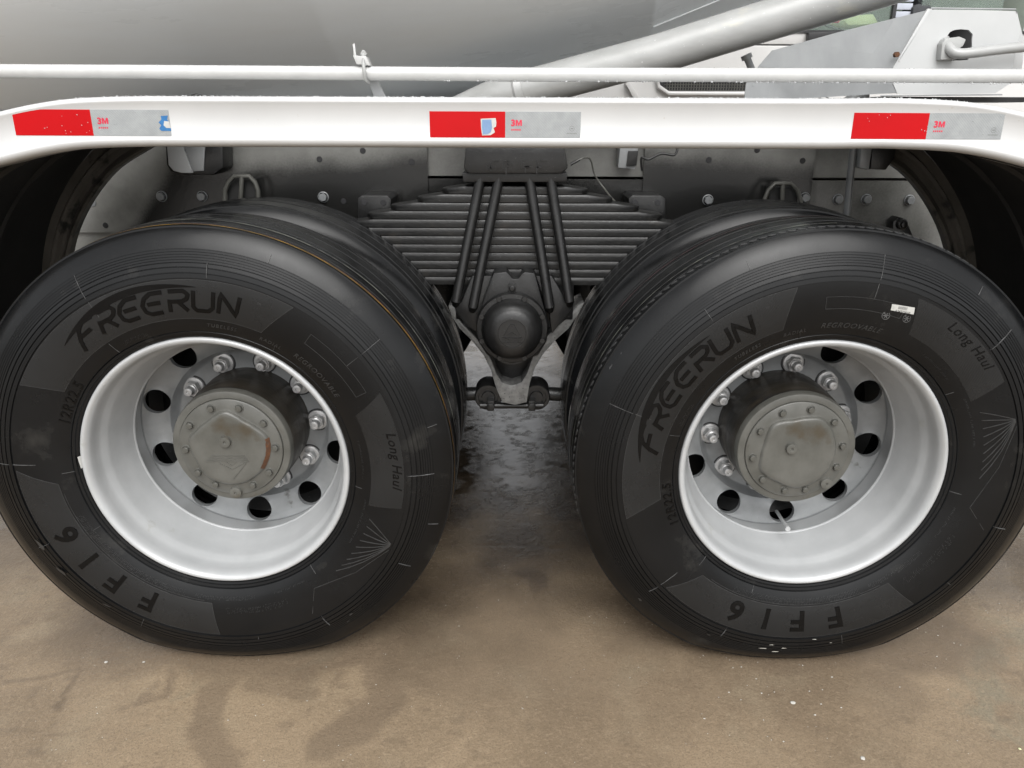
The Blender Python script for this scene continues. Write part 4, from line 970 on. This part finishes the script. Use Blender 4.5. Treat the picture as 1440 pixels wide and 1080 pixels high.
spp(g.mk('cast_mark', MT['black'], sp)).__setitem__('kind', 'stuff')
# U bolts
for (a0, a1) in (((677, 244), (641, 424)), ((703, 244), (665, 432)), ((743, 244), (773, 432)), ((773, 244), (801, 424))):
    p0_, p1_ = at(*a0, .505), at(*a1, .455); pm = tuple((Vector(p0_) + Vector(p1_)) / 2)
    V0 = Vector(p1_) + (Vector(p1_) - Vector(p0_)).normalized() * .012 + Vector((0, .02, 0))
    spp(G().tube([p0_, pm, p1_, tuple(V0)], [.0135, .0135, .0135, .010], 16).mk('u_bolt', MT['black'], sp, smooth=True))
# saddle casting
P = px([(694, 384), (712, 382), (716, 386), (721, 392), (729, 392), (734, 385), (738, 382), (752, 384), (762, 420), (770, 448), (769, 480), (757, 500), (720, 512), (685, 500), (672, 480), (672, 448), (682, 415)], .46)
spp(G().prism(P, .46, .60).mk('saddle_casting', MT['black'], sp, bevel=.005))
P = px([(664, 388), (692, 388), (680, 440), (674, 470), (656, 458), (642, 440), (636, 425), (648, 425)], .475); spp(G().prism(P, .475, .62).mk('saddle_cheek', MT['black'], sp, bevel=.004))
P = px([(753, 388), (776, 388), (798, 425), (806, 430), (796, 446), (776, 470), (772, 440)], .475); spp(G().prism(P, .475, .62).mk('saddle_cheek', MT['black'], sp, bevel=.004))
spp(G().box(-.165, .165, .53, .62, .73, .832).mk('spring_seat', MT['black'], sp, bevel=.004))
cc = at(720, 464, .42); cc = (cc[0], cc[2])
spp(G().lathe([(.0965, .47), (.0965, .437), (.0945, .4335), (.083, .4325), (.0815, .4345)], 72, c=cc).mk('cap_flange', MT['black'], sp, smooth=True, angle=40))
spp(G().lathe([(.0825, .434), (.0805, .414), (.0755, .399), (.067, .388), (.055, .3815), (.042, .379), (.0385, .3788), (.038, .3775), (.0365, .3775), (.036, .3795), (.0001, .3795)], 72, c=(cc[0], cc[1] - .0)).mk('cap_dome', MT['black'], sp, smooth=True, angle=40))
g = G()                                      # emblem: triangle with a road and bar
def ln2(P, t=.0022):
    for (x0, z0), (x1, z1) in zip(P[:-1], P[1:]):
        dx, dz = x1 - x0, z1 - z0; l = math.hypot(dx, dz); ox, oz = -dz / l * t / 2, dx / l * t / 2
        g.prism([(cc[0] + x0 + ox, cc[1] + z0 + oz), (cc[0] + x1 + ox, cc[1] + z1 + oz), (cc[0] + x1 - ox, cc[1] + z1 - oz), (cc[0] + x0 - ox, cc[1] + z0 - oz)], .3762, .380)
ln2([(-.022, -.008), (-.004, .026)]); ln2([(.022, -.008), (.004, .026)]); ln2([(-.004, .026), (.004, .026)]); ln2([(-.011, -.004), (0, .003), (.011, -.004)]); ln2([(0, .006), (0, .022)], .0035); ln2([(-.026, -.023), (.026, -.023)], .0016); ln2([(-.026, -.010), (.026, -.010)], .0016); ln2([(-.026, -.023), (-.026, -.010)], .0016); ln2([(.026, -.023), (.026, -.010)], .0016)
V, Fc = text_geo('CNHTC', .0125, ext=.0012, off=.0003); g.add([(cc[0] + u, .3778 + w3, cc[1] - .0208 + v) for u, v, w3 in V], Fc)
spp(g.mk('cast_emblem', MT['black'], sp))
fb = None
for k in range(8):
    a_ = R(68 + 45 * k); loc = (cc[0] + .0885 * math.cos(a_), .4328 - .56, cc[1] + .0885 * math.sin(a_) - .83)
    if fb is None:
        g = G(); g.prism([(.0085 * math.cos(2 * PI * j / 6), .0085 * math.sin(2 * PI * j / 6)) for j in range(6)], 0, -.006); fb = g.mk('cap_bolt', MT['black'], sp, bevel=.001, seg=1); fb.location = loc
    else: copy_of(fb, sp, loc)
g = G(); g.cyl((cc[0], cc[1] + .108), .0085, .44, .47, 16, .002); g.box(cc[0] - .010, cc[0] + .010, .447, .47, cc[1] + .09, cc[1] + .118); spp(g.mk('grease_lug', MT['black'], sp, bevel=.001))
spp(G().cyl((cc[0], cc[1] - .055), .062, .48, .70, 40).mk('trunnion_shaft', MT['black'], sp, smooth=True, angle=40))
# V shaped yoke
L1 = [(630, 430), (636, 447), (646, 462), (664, 480), (680, 500), (690, 520), (697, 545), (706, 566), (724, 570), (741, 566), (745, 540), (752, 518), (764, 498), (780, 480), (800, 462), (815, 440), (822, 425), (812, 430), (800, 445), (780, 462), (764, 478), (752, 495), (746, 510), (741, 525), (733, 538), (720, 542), (706, 538), (698, 525), (692, 508), (682, 490), (668, 473), (652, 457), (642, 445), (640, 428)]
n = len(L1); 
P = px([(646, 440), (796, 440), (770, 485), (752, 515), (738, 540), (704, 540), (692, 520), (672, 485)], .60); spp(G().prism(P, .60, .75).mk('hollow_shade_block', MT['black'], sp, bevel=.004))  # added black block, stands for the shaded hollow between the yoke arms
spp(G().prism(px(L1, .535), .535, .66).mk('yoke_arm', MT['yoke'], sp, bevel=.004))
def pc(a, b, y): p = at(a, b, y); return (p[0], p[2])
for cx_, sg in ((687, -1), (754, 1)):
    c = pc(cx_, 556, .60)
    spp(G().lathe([(.041, .66), (.041, .585), (.038, .58), (.030, .58), (.029, .586), (.020, .586), (.019, .578), (.0001, .578)], 36, c=c).mk('torque_rod_bush', MT['black'], sp, smooth=True, angle=35))
    e = at(cx_ + sg * 60, 556, .62); spp(G().tube([(c[0], .62, c[1]), (c[0] + sg * .45, .62, c[1] - .02)], .021, 20).mk('torque_rod', MT['black'], sp, smooth=True))
    c2 = pc(690 if sg < 0 else 748, 571, .555); spp(G().hexa(c2, .0125, .545, .56, n=6).box(c2[0] - .010, c2[0] + .010, .55, .58, c2[1] - .014, c2[1] + .018).mk('yoke_bolt', MT['black'], sp, bevel=.0015))
b0, b1 = pc(675, 571, .57), pc(764, 571, .57); spp(G().tube([(b0[0], .575, b0[1]), (b1[0], .575, b1[1])], .0095, 14).mk('yoke_bar', MT['black'], sp, smooth=True))
# axles
for x in WXC:
    G().tube([(x, .3, ZC), (x, .9, ZC), (x, 1.0, ZC + .02), (x, 1.44, ZC + .02), (x, 1.54, ZC), (x, 2.14, ZC)], [.07, .07, .14, .14, .07, .07], 28).mk('axle', MT['black'], truck, smooth=True)
G().tube([(0, .66, .66), (0, 1.78, .66)], .06, 24).mk('trunnion_tube', MT['black'], truck, smooth=True)
G().box(-.6, .6, 1.84, 1.92, .84, 1.09).mk('far_spring', MT['black'], truck, bevel=.006)
G().box(-1.9, 1.9, .75, 1.69, 1.245, 1.275).mk('deck_plate', MT['grey'], truck)

# ---------------------------------------------------------------- truck parked behind
cab = empty('parked_truck', (2.2, 4.2, 0)); cab['label'] = 'white truck cab parked behind the mixer, glimpsed over the mudguard at upper right'; cab['category'] = 'truck'
CY = 4.2
def cb(o): o.location = (-2.2, -4.2, 0); return o
def q4(P, y): return [(at(a, b, y)[0], at(a, b, y)[2]) for a, b in P]
zb = at(900, 62, CY)[2]
x0c, x1c = at(806, 100, CY)[0], 4.6
cb(G().box(x0c, x1c, CY, CY + 2.2, .55, at(900, 63, CY)[2]).mk('door_panel', MT['cabwhite'], cab, bevel=.01))
cb(G().box(x0c + .1, x1c, CY + .015, CY + 2.2, at(900, 61, CY)[2], at(900, 44, CY)[2]).mk('upper_panel', MT['cabwhite'], cab, bevel=.01))
cb(G().prism(q4([(925, 113), (1049, 113), (1049, 128), (945, 128), (932, 124)], CY - .03), CY - .012, CY - .002).mk('grille', MT['dark'], cab))
g = G()
for k in range(30):
    c = at(938 + k * 3.8, 120, CY - .013); g.box(c[0] - .002, c[0] + .002, CY - .02, CY - .012, at(940, 127.5, CY)[2], at(940, 114, CY)[2])
for k in range(4): z = at(940, 115 + k * 4, CY)[2]; g.box(at(934, 120, CY)[0], at(1048, 120, CY)[0], CY - .021, CY - .013, z - .002, z + .002)
o = cb(g.mk('grille_mesh', MT['hub'], cab)); o['kind'] = 'stuff'
cb(G().tube([(at(a, b, CY - .02)[0], CY - .02, at(a, b, CY - .02)[2]) for a, b in [(1060, 108), (935, 107), (924, 110), (926, 122), (940, 131.5), (1060, 132)]], .016, 10).mk('grille_frame', MT['cabwhite'], cab, smooth=True))
cb(G().prism(q4([(879, 116), (886, 116), (902, 142), (893, 142)], CY - .05), CY - .05, CY).mk('hinge_arm', MT['cabwhite'], cab, bevel=.004))
cb(G().prism(q4([(1137, 46), (1185, 44), (1184, 50), (1150, 54), (1148, 60), (1137, 60)], CY - .04), CY - .045, CY + .01).mk('door_handle', MT['dark'], cab, bevel=.004))
# window openings: pane, posts, seat, bag
cb(G().box(x0c + .1, x1c, CY + .004, CY + .02, at(900, 45, CY)[2], at(900, 41, CY)[2]).mk('window_seal', MT['dark'], cab))
cb(G().box(at(1258, 0, CY)[0], at(1263, 0, CY)[0], CY + .0, CY + .04, at(900, 60, CY)[2], 2.75).mk('window_post', MT['dark'], cab))
cb(G().box(x0c + .1, at(1258, 0, CY)[0], CY + .022, CY + .03, at(900, 43, CY)[2], 2.7).mk('window_pane', MT['glass'], cab))
cb(G().box(at(1300, 0, CY)[0], at(1415, 0, CY)[0], CY + .022, CY + .03, at(900, 43, CY)[2], 2.7).mk('window_pane', MT['glass'], cab))
cb(G().box(x0c + .1, x1c, CY + 1.9, CY + 1.95, 1.6, 2.7).mk('cab_back_wall', MT['greenint'], cab))
cb(G().box(x0c - .1, x1c, CY + .02, CY + 2.2, 2.7, 2.85).mk('cab_roof', MT['cabwhite'], cab, bevel=.03))
g = G()
for k in range(14): z = 1.7 + k * .05; g.box(at(1263, 0, CY)[0], at(1290, 0, CY)[0], CY + .05, CY + .06, z, z + .04)
cb(g.mk('window_blind', MT['shutter'], cab, bevel=.003))
cb(G().prism(q4([(1274, 40), (1276, 12), (1283, 7), (1300, 8), (1308, 16), (1312, 40)], CY + .1), CY + .02, CY + .2).mk('seat_back', MT['cushion'], cab, bevel=.03))
cb(G().prism(q4([(1284, 9), (1288, -14), (1302, -14), (1302, 9)], CY + .15), CY + .08, CY + .2).mk('headrest', MT['cushion'], cab, bevel=.02))
cb(G().prism(q4([(1178, 26), (1212, 24), (1220, 38), (1178, 40), (1170, 34)], CY + .3), CY + .1, CY + .4).mk('yellow_bag', MT['yellowbag'], cab, bevel=.02))
cb(G().tube([at(1060, 44, CY + .2), at(1110, 33, CY + .2), at(1150, 31, CY + .2), at(1185, 44, CY + .2)], .012, 8).mk('wiper_arm', MT['dark'], cab, smooth=True))
cb(G().tube([at(1150, 31, CY + .2), at(1195, 30, CY + .2)], .01, 8).mk('wiper_blade', MT['ink'], cab, smooth=True))
for x in (1.3, 3.7):
    for s_ in [c for c in wl.children if c.name.split('.')[0] in ('tyre', 'rim', 'wheel_disc')]:
        c = copy_of(s_, cab, (x - 2.2, .12, ZC)); 
# tall dark body of the parked truck beyond the cab
# ---------------------------------------------------------------- loose grit on the slab
def grit(name, pts, m):
    g = G()
    for (x, y, r, e) in pts:
        n = 7; P = [(x + r * e * rr.uniform(.6, 1.1) * math.cos(2 * PI * k / n), y + r * rr.uniform(.6, 1.1) * math.sin(2 * PI * k / n)) for k in range(n)]
        V = [(a, b, 0) for a, b in P] + [(x + (a - x) * .6, y + (b - y) * .6, r * .5) for a, b in P]; g.add(V, [(i, (i + 1) % n, n + (i + 1) % n, n + i) for i in range(n)] + [tuple(range(n, 2 * n))])
    return g.mk(name, m)
pts = []
for _ in range(260):
    x, y = rr.uniform(-1.1, 1.1), rr.uniform(-.42, .5); pts.append((x, y, rr.uniform(.0006, .0014), rr.uniform(.8, 1.6)))
for _ in range(60):
    a, b = gpt(1080 + rr.gauss(20, 60), 960 + rr.gauss(0, 60)); pts.append((a, b, rr.uniform(.0008, .002), rr.uniform(.8, 2)))
for _ in range(35):
    a, b = gpt(1300 + rr.gauss(20, 60), 860 + rr.gauss(0, 40)); pts.append((a, b, rr.uniform(.001, .002), rr.uniform(.8, 2)))
o = grit('white_grit', pts, MT['stone']); o['kind'] = 'stuff'; o['label'] = 'tiny pale grit strewn over the brown concrete'; o['category'] = 'grit'
for k, (a, b, r, lab) in enumerate(((1115, 988, .0062, 'white paint drop on the concrete below the right wheel, largest of the drops'), (1213, 1066, .006, 'white paint drop on the concrete near the bottom edge, right of centre'), (149, 931, .004, 'small white pebble on the thin dark streak below the left wheel'), (202, 931, .0035, 'small white pebble just right of the streaked one, below the left wheel'), (1434, 1053, .004, 'small yellowish pebble at the bottom right corner'))):
    x, y = gpt(a, b); n = 12; P = [(r * rr.uniform(.7, 1.15) * math.cos(2 * PI * q_ / n), r * rr.uniform(.7, 1.15) * math.sin(2 * PI * q_ / n)) for q_ in range(n)]
    V = [(c, d, 0) for c, d in P] + [(c * .7, d * .7, r * .3) for c, d in P] + [(0, 0, r * .38)]
    o = mk('paint_drop' if k < 2 else 'pebble', V, [(i, (i + 1) % n, n + (i + 1) % n, n + i) for i in range(n)] + [(n + i, n + (i + 1) % n, 2 * n) for i in range(n)], MT['yellowbag'] if k == 4 else MT['stone'], None, smooth=True, angle=60)
    o.location = (x, y, 0); o['label'] = lab; o['category'] = 'paint drop' if k < 2 else 'pebble'; o['group'] = 'white paint drops' if k < 2 else 'pebbles on the concrete'
